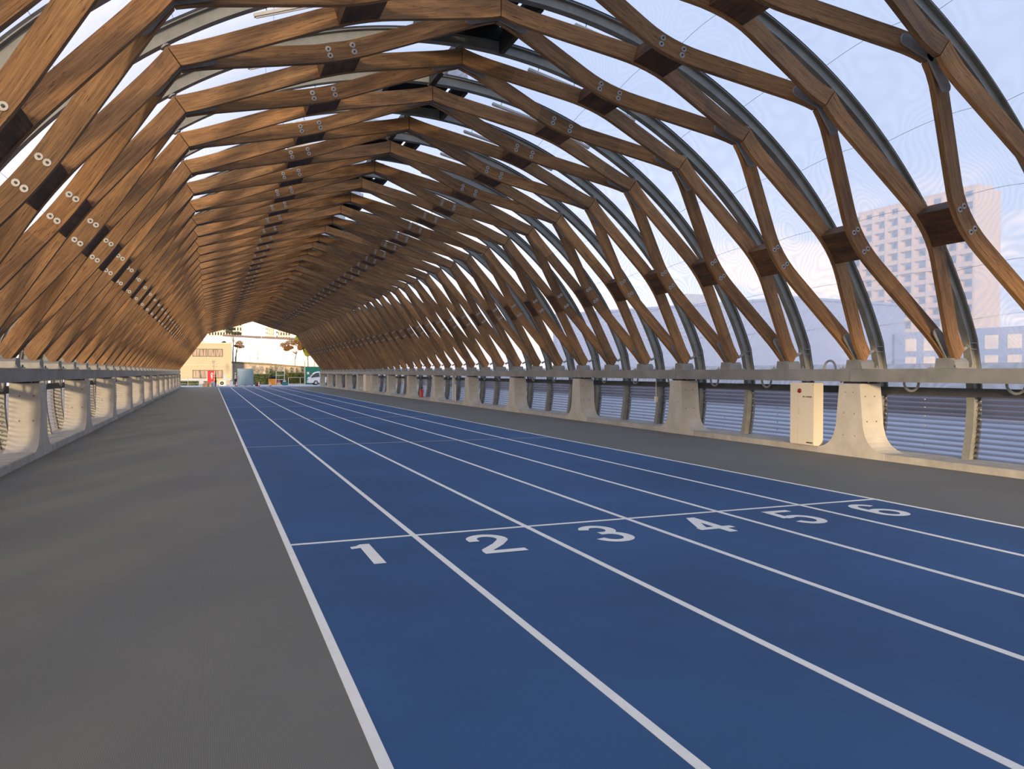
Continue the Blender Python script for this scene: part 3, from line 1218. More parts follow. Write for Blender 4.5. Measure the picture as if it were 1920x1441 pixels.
# ------------------------------------------------------------------ small things along the cabinet row
t = empty('fire_extinguisher', (XR + 0.28, 46.3, 0.07), 'red fire extinguisher on the curb, cabinet row', 'fire extinguisher')
M_FX = plain('extinguisher_red', (0.55, 0.02, 0.02), 0.3)
MB().lathe([(0.09, 0.0), (0.11, 0.02), (0.11, 0.42), (0.06, 0.50), (0.03, 0.52)], (0, 0, 0), 16).obj('cylinder', M_FX, t, smooth=True)
MB().lathe([(0.03, 0.52), (0.03, 0.58)], (0, 0, 0), 10).box(-0.03, 0.12, -0.015, 0.015, 0.57, 0.60).obj('valve', M_BLACK, t)
MB().tube([(0.03, 0, 0.55), (0.14, 0, 0.5), (0.15, 0, 0.25)], 0.012).obj('hose', M_BLACK, t)

t = empty('switch_box', (XR + 0.62, 24.4, 0), 'small cream switch box on a thin conduit below the beam', 'switch box')
for n_, y_ in (('switch_box', Y(5) - 0.45 - 0.0),):
    pass
t.location = (XR + 0.40, 19.55, 0)
MB().box(-0.03, 0.03, -0.05, 0.05, 0.74, 0.90).obj('box', M_CAB, t)
MB().tube([(0, 0, 0.90), (0, 0, 1.43)], 0.012).obj('conduit', M_CAB, t)

t = empty('steel_post', (XR + 0.25, 39.4, 0.066), 'slim pale post standing on the curb beside a pier', 'post')
MB().box(-0.05, 0.05, -0.09, 0.09, 0.0, 1.36).obj('column', M_STEELW, t)
MB().box(-0.09, 0.09, -0.13, 0.13, 0.0, 0.03).obj('foot_plate', M_GALV, t)
MB().tube([(0.06, -0.12, 0.0), (0.06, -0.12, 0.9)], 0.03).obj('pipe', M_WHITE, t)

t = empty('control_cabinet', (XR + 0.02, 64.6, 0.07), 'tall pale cabinet between far piers of the cabinet row', 'cabinet')
MB().box(0, 0.35, -1.4, -0.2, 0, 1.33).obj('body', M_CAB, t)
MB().box(-0.012, 0, -1.37, -0.83, 0.03, 1.3).obj('door', M_CAB, t)
MB().box(-0.012, 0, -0.80, -0.23, 0.03, 1.3).obj('door', M_CAB, t)

# dome camera under a ridge bar
t = empty('dome_camera', (XC - 0.02, Y(2) + 0.9, 7.66), 'small white dome camera hanging from the ridge bar', 'camera')
MB().lathe([(0.06, -0.08), (0.075, -0.07), (0.075, 0.0)], (0, 0, 0), 16).obj('housing', M_WHITE, t)
MB().lathe([(0.01, -0.15), (0.045, -0.13), (0.06, -0.08)], (0, 0, 0), 16).obj('lens_dome', M_STEELW, t, smooth=True)

# ------------------------------------------------------------------ ground outside
GZ = -0.2
M_GROUND = plain('outdoor_paving', (0.46, 0.47, 0.50), 0.85, 0, 0.12, 0.6)
g = MB().box(-260, 420, YE + 3.5, 620, GZ - 0.3, GZ).obj('ground', M_GROUND)
tag(g, 'pale asphalt yard beyond the far opening', 'ground', kind='structure')
mb = MB()
for xa, xb in ((-260, XC - 8.3), (XC + 8.3, 420)):
    mb.box(xa, xb, -160, YE, GZ - 0.3, GZ)
mb.box(-260, 420, YE, YE + 3.5, GZ - 0.3, GZ - 0.001)
mb.box(XC - 8.3, XC + 8.3, -160, YB - 3, GZ - 0.3, GZ + 0.12)
g = mb.obj('ground', M_GROUND)
tag(g, 'pale ground beside the hall, seen through the clear sheets', 'ground', kind='structure')
g = MB().prism([(YE, -0.03), (YE + 3.5, GZ + 0.001), (YE + 3.5, GZ - 0.2), (YE, -0.35)], 'x', XL, XR).obj('ground', M_PAVE)
tag(g, 'short paved ramp leaving the hall', 'ground', kind='structure')

# ------------------------------------------------------------------ far yard: office building
M_CREAM = plain('cream_siding', (0.40, 0.345, 0.22), 0.7, 0, 0.04, 0.5)
M_TRIM = plain('cream_trim', (0.56, 0.50, 0.35), 0.6)
M_FRAME = plain('bronze_frame', (0.07, 0.05, 0.035), 0.5)
M_GREYP = plain('grey_panel', (0.36, 0.39, 0.42), 0.7)
M_LIME = plain('lime_sign', (0.42, 0.44, 0.05), 0.6)


def curtain_mat():
    mt, n, b = new_mat('pleat_shade_curtain')
    b.inputs['Roughness'].default_value = 0.8
    t = n.nodes.new('ShaderNodeTexCoord')
    w = N(n, 'ShaderNodeTexNoise', Scale=1.0, Detail=3.0)
    mp = n.nodes.new('ShaderNodeMapping')
    mp.inputs['Scale'].default_value = (7.0, 1.0, 0.5)
    n.links.new(t.outputs['Object'], mp.inputs[0])
    n.links.new(mp.outputs[0], w.inputs['Vector'])
    r = ramp(n, w.outputs[0], [(0.38, (0.12, 0.08, 0.05)), (0.5, (0.34, 0.26, 0.19)), (0.65, (0.40, 0.32, 0.24))])  # upright streaks draw the shade of pleats into the colour
    n.links.new(r.outputs[0], b.inputs['Base Color'])
    return mt


M_CURT = curtain_mat()
YBD = 118.0
bd = empty('office_building', (-5.6, YBD, GZ), 'cream two storey prefabricated building beyond the far opening', 'building')


def P(o, parent):
    """keep world coordinates while parenting to something at an offset"""
    o.parent = parent
    o.location = Vector(o.location) - parent.location
    return o


P(MB().box(-14.0, 2.75, YBD, YBD + 8, GZ, 5.70).obj('wall', M_CREAM), bd)
P(MB().box(-14.06, 2.81, YBD - 0.06, YBD + 8.06, 5.70, 5.84).obj('roof_edge', M_TRIM), bd)
mb = MB()
for z in (2.62, 2.68):
    mb.box(-14.0, 2.75, YBD - 0.012, YBD, z, z + 0.02)
P(mb.obj('siding_joint', M_TRIM), bd)
for (xa, xb) in ((-2.49, -0.55), (-0.41, 1.51), (-6.4, -4.5), (-8.4, -6.5)):
    for (za, zb) in ((3.84, 4.94), (0.75, 1.91)):
        mb = MB()
        mb.box(xa, xb, YBD - 0.05, YBD + 0.01, za, za + 0.07).box(xa, xb, YBD - 0.05, YBD + 0.01, zb - 0.07, zb)
        mb.box(xa, xa + 0.07, YBD - 0.05, YBD + 0.01, za, zb).box(xb - 0.07, xb, YBD - 0.05, YBD + 0.01, za, zb)
        xm = (xa + xb) / 2
        mb.box(xm - 0.03, xm + 0.03, YBD - 0.05, YBD + 0.01, za, zb)
        fr = P(mb.obj('window', M_FRAME), bd)
        c = MB().box(xa + 0.05, xb - 0.05, YBD - 0.02, YBD - 0.005, za + 0.05, zb - 0.05).obj('curtain', M_CURT)
        c.parent = fr
P(MB().box(1.56, 2.55, YBD - 0.03, YBD, 0.42, 1.28).obj('grey_panel', M_GREYP), bd)
P(MB().box(-3.9, -0.5, YBD - 0.03, YBD, -0.1, 0.70).obj('grey_panel', M_GREYP), bd)
P(MB().box(2.10, 2.42, YBD - 0.05, YBD - 0.03, 0.78, 1.18).obj('lime_sign', M_LIME), bd)
P(MB().tube([(2.58, YBD - 0.06, -0.1), (2.58, YBD - 0.06, 5.0), (2.70, YBD - 0.06, 5.65)], 0.045).obj('drain_pipe', M_TRIM), bd)
t = empty('roof_unit', (-1.35, YBD + 2.0, 5.78), 'small grey roof unit on the cream building', 'roof unit')
MB().box(-0.45, 0.45, -0.4, 0.4, 0.12, 0.42).obj('casing', M_GREYP, t)
MB().box(-0.3, 0.3, -0.3, 0.3, 0.42, 0.55).obj('hood', M_GALV, t)
for x in (-0.4, 0.35): MB().box(x, x + 0.05, -0.35, 0.35, 0.0, 0.12).obj('foot', M_GALV, t)

# red vending machine with its white lettering on end
M_VRED = plain('machine_red', (0.42, 0.003, 0.012), 0.4)
M_VW = plain('machine_white', (0.8, 0.78, 0.76), 0.5)
t = empty('vending_machine', (-0.10, 110.0, GZ), 'red vending machine with white upright lettering before the cream building', 'vending machine')
MB().box(-0.42, 0.42, 0.0, 0.7, 0.06, 1.98).obj('cabinet', M_VRED, t)
MB().box(-0.43, 0.43, -0.012, 0.71, 1.90, 2.02).obj('top_cap', plain('machine_dark_red', (0.25, 0.01, 0.015), 0.5), t)
MB().box(-0.47, -0.42, 0.0, 0.7, 0.06, 1.98).obj('side_trim', M_VW, t)
me = text_mesh('Coke', 0.4, 0.002, 0.012)
fit_mesh(me, -0.42, 0.42, -0.14, 0.14)
o = link('lettering', me, M_VW, t, (0.16, -0.006, 1.32))
o.rotation_euler = (math.radians(90), math.radians(90), 0)
for x in (-0.36, 0.30): MB().box(x, x + 0.06, 0.05, 0.6, 0.0, 0.06).obj('foot', M_BLACK, t)

# air conditioner on the ground
M_ACW = plain('condenser_beige', (0.5, 0.5, 0.46), 0.6)
t = empty('condenser_unit', (1.34, 105.3, GZ), 'beige outdoor air conditioning unit standing on the ground', 'air conditioner')
MB().box(-0.40, 0.40, 0, 0.32, 0.05, 0.74).obj('casing', M_ACW, t)
MB().lathe([(0.02, -0.01), (0.24, -0.01), (0.24, 0.005), (0.02, 0.005)], (-0.10, 0, 0.40), 20, 'y').obj('fan_grille', M_BLACK, t)
MB().lathe([(0.005, -0.02), (0.05, -0.02), (0.05, 0.0), (0.005, 0.0)], (-0.10, 0, 0.40), 10, 'y').obj('fan_hub', M_ACW, t)
for x in (-0.33, 0.27): MB().box(x, x + 0.06, 0, 0.3, 0, 0.05).obj('foot', M_BLACK, t)

# lidded bin
t = empty('waste_bin', (2.30, 103.0, GZ), 'white bin with a blue lid beside the cream building', 'bin')
MB().prism([(-0.19, 0), (0.19, 0), (0.22, 0.66), (-0.22, 0.66)], 'y', -0.2, 0.2).obj('body', M_WHITE, t)
MB().box(-0.23, 0.23, -0.21, 0.21, 0.66, 0.71).obj('rim', M_WHITE, t)
MB().box(-0.14, 0.12, -0.16, 0.16, 0.71, 0.76).obj('lid', plain('blue_lid', (0.03, 0.06, 0.3), 0.5), t)

# blue-grey storage container
M_STO = plain('storage_blue', (0.13, 0.20, 0.27), 0.5, 0.1)
M_STO2 = plain('storage_blue_light', (0.17, 0.25, 0.32), 0.5, 0.1)
t = empty('storage_container', (4.21, 107.4, GZ), 'blue grey steel storage container with roller shutter', 'storage container')
MB().box(-0.97, 0.97, 0.02, 1.8, 0.10, 2.20).obj('body', M_STO, t)
MB().box(-1.0, 1.0, -0.03, 1.85, 2.20, 2.28).obj('roof', M_STO2, t)
mb = MB()
for i in range(17): mb.box(-0.84, 0.84, -0.006 - 0.008 * (i % 2), 0.02, 0.16 + i * 0.1, 0.257 + i * 0.1)
mb.obj('roller_shutter', M_STO2, t)
MB().box(-0.86, 0.86, -0.04, 0.02, 1.88, 2.16).obj('shutter_box', M_STO2, t)
for x in (-0.97, 0.87): MB().box(x, x + 0.10, -0.03, 0.02, 0.1, 2.2).obj('corner_post', M_STO2, t)
for x in (-0.95, -0.10, 0.75): MB().box(x, x + 0.2, 0.0, 1.7, 0.0, 0.10).obj('foot', M_STO, t)

# traffic cones
M_CONE = plain('cone_red', (0.62, 0.07, 0.04), 0.5)


def cone(rn):
    t = empty('traffic_cone', rn, None, None)
    MB().box(-0.18, 0.18, -0.18, 0.18, 0.0, 0.035).obj('foot', M_CONE, t)
    MB().lathe([(0.135, 0.035), (0.028, 0.70)], (0, 0, 0), 16).obj('body', M_CONE, t, smooth=True)
    MB().lathe([(0.105, 0.24), (0.072, 0.44)], (0, 0, 0), 16).obj('white_band', M_WHITE, t, smooth=True)
    MB().lathe([(0.062, 0.52), (0.045, 0.62)], (0, 0, 0), 16).obj('white_band', M_WHITE, t, smooth=True)
    return t


cx0 = cone((2.80, 98.0, GZ))
tag(cx0, 'red and white traffic cone by the man in the white cap', 'traffic cone', 'traffic cones outside the far opening')
for x, lb in ((5.375, 'red and white traffic cone just past the storage container'), (6.686, 'red and white traffic cone before the orange crate')):
    c = copy_tree(cx0); c.location = (x, 98.0, GZ)
    tag(c, lb)

# orange crate, boxes, bags, trolley
def box_thing(name, loc, size, mat, label, cat, lid=None, rz=0.0):
    t = empty(name, loc, label, cat, None, rz)
    sx, sy, sz = size
    MB().box(-sx / 2, sx / 2, -sy / 2, sy / 2, 0, sz).obj('body', mat, t)
    MB().box(-sx / 2 - 0.02, sx / 2 + 0.02, -sy / 2 - 0.02, sy / 2 + 0.02, sz, sz + 0.05).obj('lid', lid or mat, t)
    return t


def bag(name, loc, r, mat, label, cat, seed=1):
    rnd = random.Random(seed)
    bm = bmesh.new()
    bmesh.ops.create_icosphere(bm, subdivisions=3, radius=1)
    for v in bm.verts:
        c = v.co.copy()
        k = 1 + 0.10 * math.sin(5 * c.x + seed) * math.sin(6 * c.y + 2 * seed) + 0.06 * math.sin(11 * c.z + seed)
        top = max(0, c.z - 0.6) * 0.9
        v.co = Vector((c.x * r[0] * (k - top), c.y * r[1] * (k - top), max(-0.8, c.z * k) * r[2] + r[2] * 0.8))
    me = bpy.data.meshes.new(name)
    bm.to_mesh(me); bm.free()
    for p in me.polygons: p.use_smooth = True
    me.materials.append(mat)
    o = bpy.data.objects.new(name, me); COL.objects.link(o); o.location = loc
    return tag(o, label, cat)


M_OR = plain('orange_crate', (0.75, 0.30, 0.02), 0.5)
M_CARD = plain('cardboard', (0.62, 0.42, 0.22), 0.8, 0, 0.1, 3)
M_CARD2 = plain('pale_cardboard', (0.66, 0.50, 0.32), 0.8, 0, 0.15, 4)
M_TEAL = plain('teal_bin', (0.02, 0.16, 0.20), 0.5)
M_NAVY = plain('navy_cloth', (0.012, 0.014, 0.035), 0.8)
M_PALEB = plain('pale_bag', (0.5, 0.5, 0.54), 0.6)
box_thing('storage_crate', (8.05, 114.0, GZ), (1.06, 0.8, 0.88), M_OR, 'large orange crate before the hedge', 'crate', M_NAVY)
bag('duffel_bag', (8.15, 114.0, GZ + 0.93), (0.42, 0.3, 0.2), M_NAVY, 'dark bag lying on top of the orange crate', 'bag', 3)
box_thing('folding_box', (8.66, 110.4, GZ), (0.45, 0.4, 0.34), M_CARD2, 'pale box beside the orange crate', 'box')
bag('cloth_bag', (8.66, 110.4, GZ + 0.38), (0.22, 0.2, 0.17), plain('rose_cloth', (0.5, 0.10, 0.10), 0.8), 'rose coloured bag lying on the pale box', 'bag', 5)
box_thing('plastic_bin', (9.45, 110.2, GZ), (0.75, 0.5, 0.38), M_TEAL, 'teal plastic bin under the white trolley', 'bin')
bag('plastic_bag', (9.4, 110.2, GZ + 0.43), (0.24, 0.2, 0.14), M_PALEB, 'pale bag lying on the teal bin', 'bag', 6)
bag('kit_bag', (5.55, 104.8, GZ), (0.32, 0.28, 0.24), plain('plum_cloth', (0.06, 0.02, 0.06), 0.8), 'plum coloured bag beside the storage container', 'bag', 8)
box_thing('cardboard_box', (-0.72, 97.0, GZ), (0.52, 0.5, 0.42), M_CARD, 'brown cardboard box at the edge of the pile near the opening', 'box', M_CARD2, 0.1)
box_thing('cardboard_box', (-0.20, 97.3, GZ), (0.46, 0.5, 0.5), M_CARD2, 'pale cardboard box between the brown box and the white bag', 'box', M_CARD, -0.2)
box_thing('cardboard_box', (-0.66, 97.0, GZ + 0.47), (0.40, 0.4, 0.26), M_CARD2, 'small pale cardboard box stacked on the brown one', 'box', M_CARD, 0.25)
bag('plastic_sack', (0.16, 97.6, GZ), (0.27, 0.25, 0.42), M_PALEB, 'tall pale sack at the woman\'s side', 'sack', 2)

t = empty('wire_trolley', (9.0, 112.0, GZ), 'white wire trolley frame before the hedge', 'trolley')
for x in (-0.56, 0.56):
    for y in (0, 0.4): MB().tube([(x, y, 0.08), (x, y, 1.95)], 0.022).obj('upright', M_WHITE, t)
for z in (1.93, 1.35, 0.75):
    mb = MB().box(-0.56, 0.56, -0.02, 0.02, z, z + 0.06).box(-0.56, 0.56, 0.38, 0.42, z, z + 0.06)
    for i in range(9): mb.box(-0.5 + i * 0.12, -0.485 + i * 0.12, 0, 0.4, z + 0.01, z + 0.03)
    mb.obj('shelf', M_WHITE, t)
for x in (-0.56, 0.56):
    for y in (0, 0.4): MB().lathe([(0.01, -0.02), (0.04, -0.02), (0.04, 0.02), (0.01, 0.02)], (x, y, 0.04), 10, 'y').obj('castor', M_BLACK, t)

# retaining wall with its planted top and railing
M_WALL = plain('stained_concrete', (0.42, 0.35, 0.26), 0.85, 0, 0.3, 1.3)
M_SOIL = plain('dry_verge', (0.22, 0.17, 0.09), 0.9, 0, 0.4, 5)
YW = 122.0
mb = MB()
mb.prism([(2.9, GZ), (40, GZ), (40, 1.9), (13.5, 2.32), (2.9, 3.0)], 'y', YW, YW + 1.2)
o = mb.obj('retaining_wall', M_WALL)
tag(o, 'stained concrete retaining wall behind the yard', 'wall')
mb = MB()
mb.prism([(2.9, 3.002), (13.5, 2.322), (40, 1.902), (40, 2.06), (13.5, 2.50), (8.0, 2.98), (2.9, 3.22)], 'y', YW - 0.12, YW + 6)
o = mb.obj('grass_verge', M_SOIL)
tag(o, 'dry grassy verge on top of the retaining wall', 'verge')


def ztop(x): return 3.22 - (x - 2.9) * 0.06 if x < 13.5 else 2.50 - (x - 13.5) * 0.017


rl = empty('street_railing', (8, YW + 0.2, 3.0), 'pale railing along the top of the retaining wall', 'railing')
M_RAILW = plain('railing_paint', (0.6, 0.58, 0.5), 0.5)
x = 3.3
while x < 19:
    P(MB().box(x - 0.04, x + 0.04, YW + 0.16, YW + 0.24, ztop(x) - 0.3, ztop(x) + 0.82).obj('post', M_RAILW), rl)
    x += 1.45
for dz in (0.80, 0.45):
    P(MB().tube([(2.9, YW + 0.2, ztop(2.9) + dz), (13.5, YW + 0.2, ztop(13.5) + dz), (19, YW + 0.2, ztop(19) + dz)], 0.02).obj('rail', M_RAILW), rl)
pf = empty('picket_fence', (16, YW + 0.0, 2.3), 'pale upright picket fence on the wall above the green hoarding', 'fence')
mb = MB()
for i in range(48):
    x = 11.4 + i * 0.16
    mb.box(x, x + 0.05, YW - 0.02, YW + 0.02, ztop(x) - 0.25, ztop(x) + 0.95)
P(mb.obj('pickets', M_RAILW), pf)
for dz in (0.85, 0.1): P(MB().tube([(11.4, YW, ztop(11.4) + dz), (19, YW, ztop(19) + dz)], 0.025).obj('rail', M_RAILW), pf)

# green hoarding
M_GRN = plain('green_hoarding', (0.012, 0.17, 0.10), 0.5)
t = empty('green_hoarding', (15.5, 118.0, GZ), 'tall green hoarding behind the white van', 'hoarding')
for i in range(4):
    MB().box(-2.44 + i * 1.86, -2.44 + i * 1.86 + 1.84, 0, 0.05, 0, 2.60).obj('panel', M_GRN, t)
MB().box(-2.55, -2.45, -0.03, 0.08, 0, 2.66).obj('post', M_RAILW, t)
MB().box(-2.20, -1.89, -0.02, 0.0, 1.50, 1.86).obj('notice', M_WHITE, t)

# low fence before the hedge
t = empty('garden_fence', (11.8, 118.2, GZ), 'low pale rail fence before the clipped hedge', 'fence')
for x in (-1.2, 0.5, 1.15): MB().box(x, x + 0.07, 0, 0.07, 0, 1.05).obj('post', M_RAILW, t)
MB().box(-1.2, 1.2, 0.0, 0.05, 1.0, 1.05).obj('rail', M_RAILW, t)
MB().box(-1.2, 1.2, -0.12, 0.0, 0.0, 0.12).obj('kerb', M_CONC, t)

t = empty('mesh_fence', (-2.4, 106.0, GZ), 'thin wire fence before the cream building', 'fence')
for x in (-3.0, -1.7, -0.4, 0.9): MB().box(x, x + 0.05, 0, 0.05, 0, 1.75).obj('post', M_GALV, t)
for z in (1.7, 1.0, 0.3): MB().box(-3.0, 0.95, 0.01, 0.04, z, z + 0.03).obj('rail', M_GALV, t)

# ------------------------------------------------------------------ plants
def leaf_mat(name, a, b_):
    mt, n, b = new_mat(name)
    b.inputs['Roughness'].default_value = 0.6
    t = n.nodes.new('ShaderNodeTexCoord')
    no = N(n, 'ShaderNodeTexNoise', Scale=3.0, Detail=3.0)
    n.links.new(t.outputs['Object'], no.inputs['Vector'])
    r = ramp(n, no.outputs[0], [(0.38, a), (0.62, b_)])
    n.links.new(r.outputs[0], b.inputs['Base Color'])
    return mt


M_LDARK = leaf_mat('dark_leaves', (0.035, 0.05, 0.02), (0.08, 0.07, 0.03))
M_LRUST = leaf_mat('rusty_leaves', (0.30, 0.12, 0.03), (0.17, 0.12, 0.04))
M_LGRN = leaf_mat('yellow_green_leaves', (0.20, 0.24, 0.02), (0.36, 0.36, 0.04))
M_LHED = leaf_mat('hedge_leaves', (0.10, 0.12, 0.015), (0.24, 0.23, 0.05))
M_LBUSH = leaf_mat('bush_leaves', (0.03, 0.06, 0.02), (0.10, 0.12, 0.04))
M_LPALE = leaf_mat('pale_leaves', (0.30, 0.32, 0.22), (0.42, 0.40, 0.26))
M_BARK = plain('bark', (0.13, 0.09, 0.065), 0.9, 0, 0.2, 10)


def leaves(mb, c, r, n, size, rnd):
    for _ in range(n):
        while True:
            p = Vector((rnd.uniform(-1, 1), rnd.uniform(-1, 1), rnd.uniform(-1, 1)))
            if 0.25 < p.length <= 1: break
        p = Vector(c) + Vector((p.x * r[0], p.y * r[1], p.z * r[2]))
        a = Vector((rnd.gauss(0, 1), rnd.gauss(0, 1), rnd.gauss(0, 1))).normalized() * size
        b_ = a.orthogonal().normalized() * size * rnd.uniform(0.4, 0.7)
        mb.add([p - a, p + b_, p + a, p - b_], [(0, 1, 2, 3)])


def tree(name, base, trunk, clumps, mat, label, n=260, size=0.09, seed=1, cat='tree', r0=0.10):
    rnd = random.Random(seed)
    t = empty(name, base, label, cat)
    B = Vector(base)
    mb = MB()
    pts = [Vector(p) - B for p in trunk]
    mb.tube(pts, [r0 * (1 - 0.6 * i / (len(pts) - 1)) for i in range(len(pts))], 8)
    for c, r in clumps:
        q = pts[max(1, len(pts) // 2)]
        mb.tube([q, (q + Vector(c) - B) / 2 + Vector((0, 0, 0.05)), Vector(c) - B], [r0 * 0.45, r0 * 0.3, r0 * 0.12], 6)
    mb.obj('trunk', M_BARK, t)
    mb = MB()
    for c, r in clumps: leaves(mb, Vector(c) - B, r, n, size, rnd)
    me = mesh('foliage', mb.v, mb.f)
    link('foliage', me, mat, t)
    return t


tree('cloud_pine', (3.0, 122.6, 3.1), [(3.0, 122.6, 3.0), (3.02, 122.6, 4.6), (3.1, 122.6, 6.0), (3.1, 122.6, 7.2)],
     [((2.45, 122.6, 7.75), (0.62, 0.5, 0.40)), ((3.5, 122.6, 7.45), (0.85, 0.5, 0.30)), ((2.8, 122.6, 8.1), (0.6, 0.4, 0.26)),
      ((1.75, 122.6, 5.95), (0.35, 0.3, 0.30))], M_LDARK, 'tall tree with dark clumped crown above the retaining wall', 420, 0.08, 3)
tree('garden_tree', (3.4, 123.4, 3.1), [(3.4, 123.4, 3.0), (3.5, 123.4, 4.5), (3.75, 123.4, 5.6)],
     [((3.95, 123.4, 6.05), (0.6, 0.5, 0.35)), ((4.2, 123.4, 5.5), (0.6, 0.4, 0.28)), ((3.5, 123.4, 5.6), (0.3, 0.3, 0.2))], M_LRUST, 'thin tree with rusty leaves beside the dark crowned tree', 220, 0.10, 4)
tree('maple_tree', (12.15, 124, 2.8), [(12.15, 124, 2.3), (12.1, 124, 3.4), (12.35, 124, 4.4), (12.3, 124, 5.2)],
     [((10.6, 124, 5.8), (0.8, 0.5, 0.45)), ((11.6, 124, 6.25), (0.95, 0.5, 0.5)), ((12.7, 124, 6.1), (0.85, 0.5, 0.6)), ((10.9, 124, 5.2), (0.5, 0.4, 0.3)),
      ((11.4, 124, 5.45), (0.6, 0.5, 0.3)), ((12.9, 124, 5.4), (0.4, 0.4, 0.4))], M_LRUST, 'spreading tree with rusty orange leaves above the wall', 340, 0.11, 5)
tree('green_tree', (14.3, 125, 2.6), [(14.3, 125, 2.2), (14.2, 125, 4.0), (13.9, 125, 5.6)],
     [((13.0, 125, 6.7), (0.85, 0.6, 0.8)), ((13.7, 125, 6.0), (0.95, 0.6, 0.9)), ((14.2, 125, 5.0), (0.7, 0.6, 0.9)), ((15.2, 125, 6.2), (1.4, 0.8, 1.6))],
     M_LGRN, 'bright yellow green tree beside the far opening', 1100, 0.14, 6)
tree('young_tree', (6.6, 123.5, 3.0), [(6.6, 123.5, 2.9), (6.6, 123.5, 4.2), (6.6, 123.5, 5.6)],
     [((6.6, 123.5, 5.0), (0.35, 0.3, 0.8)), ((6.7, 123.5, 4.0), (0.6, 0.4, 0.6))], M_LPALE, 'faint pale young tree on the verge', 130, 0.06, 7, r0=0.03)
tree('sapling', (0.25, 114.0, GZ), [(0.25, 114, GZ), (0.3, 114, 1.6), (0.35, 114, 3.0)],
     [((0.35, 114, 2.55), (0.55, 0.3, 0.45)), ((0.3, 114, 3.1), (0.3, 0.3, 0.3))], M_LPALE, 'thin bare sapling before the cream building', 90, 0.05, 8, r0=0.025)
tree('sapling', (-4.2, 112.0, GZ), [(-4.2, 112, GZ), (-4.2, 112, 1.2), (-4.15, 112, 2.3)],
     [((-4.15, 112, 2.0), (0.4, 0.3, 0.6))], M_LRUST, 'thin reddish sapling by the end of the wire fence', 120, 0.05, 9, r0=0.025)
for i, (x, z) in enumerate(((6.1, 1.4), (6.7, 1.6), (7.6, 1.3), (8.9, 1.6), (10.4, 1.2), (12.0, 1.3), (5.6, 1.7), (8.2, 1.5), (9.6, 1.5), (11.2, 1.4), (12.8, 1.5))):
    where = ['beside the storage container', 'second from the storage container', 'third from the storage container',
             'behind the white trolley', 'between trolley and hedge', 'behind the clipped hedge',
             'closest to the storage container', 'behind the orange crate', 'just past the trolley', 'at the near end of the clipped hedge', 'beside the green hoarding'][i]
    tree('wall_shrub', (x, 121.3, GZ), [(x, 121.3, GZ), (x + 0.05, 121.3, z * 0.5), (x, 121.3, z)],
         [((x, 121.3, z * 0.7), (0.30, 0.2, 0.55)), ((x + 0.15, 121.3, z + 0.5), (0.22, 0.2, 0.6))], M_LPALE if i in (0, 1, 6, 8) else M_LBUSH,
         'slender shrub against the retaining wall, ' + where, 170, 0.06, 20 + i, 'shrub', 0.03)


def hedge(name, x0, x1, y0, y1, z0, z1, mat, label, n, seed):
    rnd = random.Random(seed)
    t = empty(name, ((x0 + x1) / 2, (y0 + y1) / 2, z0), label, 'hedge')
    cx, cy = (x0 + x1) / 2, (y0 + y1) / 2
    MB().box(x0 + 0.1 - cx, x1 - 0.1 - cx, y0 + 0.1 - cy, y1 - 0.1 - cy, 0, z1 - z0 - 0.12).obj('core', M_LBUSH, t)
    mb = MB()
    for _ in range(n):
        p = Vector((rnd.uniform(x0, x1) - cx, rnd.choice((y0, y0, y0, rnd.uniform(y0, y1))) - cy + rnd.uniform(-.03, .08), rnd.uniform(0, z1 - z0)))
        if rnd.random() < 0.3: p = Vector((rnd.uniform(x0, x1) - cx, rnd.uniform(y0, y1) - cy, z1 - z0 + rnd.uniform(-0.15, 0.08)))
        a = Vector((rnd.gauss(0, 1), rnd.gauss(0, 1), rnd.gauss(0, 1))).normalized() * 0.075
        b_ = a.orthogonal().normalized() * 0.045
        mb.add([p - a, p + b_, p + a, p - b_], [(0, 1, 2, 3)])
    link('foliage', mesh('foliage', mb.v, mb.f), mat, t)


hedge('clipped_hedge', 10.3, 13.0, 119.0, 119.9, GZ, 1.45, M_LHED, 'clipped yellow green hedge beside the green hoarding', 2600, 1)
hedge('dark_hedge', 5.5, 8.0, 118.2, 119.2, GZ, 1.25, M_LBUSH, 'dark green bushes behind the orange crate', 2200, 2)
hedge('dark_hedge', 8.1, 10.2, 119.4, 120.2, GZ, 1.7, M_LBUSH, 'dark green bushes behind the white trolley', 1600, 3)
hedge('low_planting', -4.6, -1.6, 113.4, 114.2, GZ, 0.35, M_LBUSH, 'low dark planting at the foot of the cream building', 900, 4)

# poles and the things beyond the street
t = empty('lamp_pole', (7.13, 123.0, 2.9), 'tall thin pole rising from the verge', 'pole')
MB().tube([(0, 0, 0), (0, 0, 5.4)], [0.05, 0.03]).obj('shaft', M_RAILW, t)
MB().tube([(0, 0, 5.35), (0.25, 0, 5.5)], 0.02).obj('bracket', M_RAILW, t)
t = empty('lamp_pole', (5.5, 123.0, 3.0), 'shorter thin pole with a crossbar on the verge', 'pole')
MB().tube([(0, 0, 0), (0, 0, 3.1)], 0.03).obj('shaft', M_GALV, t)
MB().box(-0.2, 0.2, -0.02, 0.02, 2.95, 3.0).obj('crossbar', M_GALV, t)
M_GIRD = plain('girder_brown', (0.16, 0.12, 0.11), 0.7)
t = empty('elevated_girder', (8, 160, 8.4), 'long dark elevated girder crossing beyond the trees', 'girder')
P(MB().prism([(2.07, 8.62), (40, 7.2), (40, 7.75), (2.07, 8.98)], 'y', 160, 161.2).obj('girder', M_GIRD), t)
for x in (2.2, 22.0): P(MB().box(x - 0.12, x + 0.12, 160.2, 161.0, GZ, 8.3).obj('pillar', M_RAILW), t)
M_BACKDROP = plain('backdrop_white', (0.85, 0.84, 0.82), 0.7)
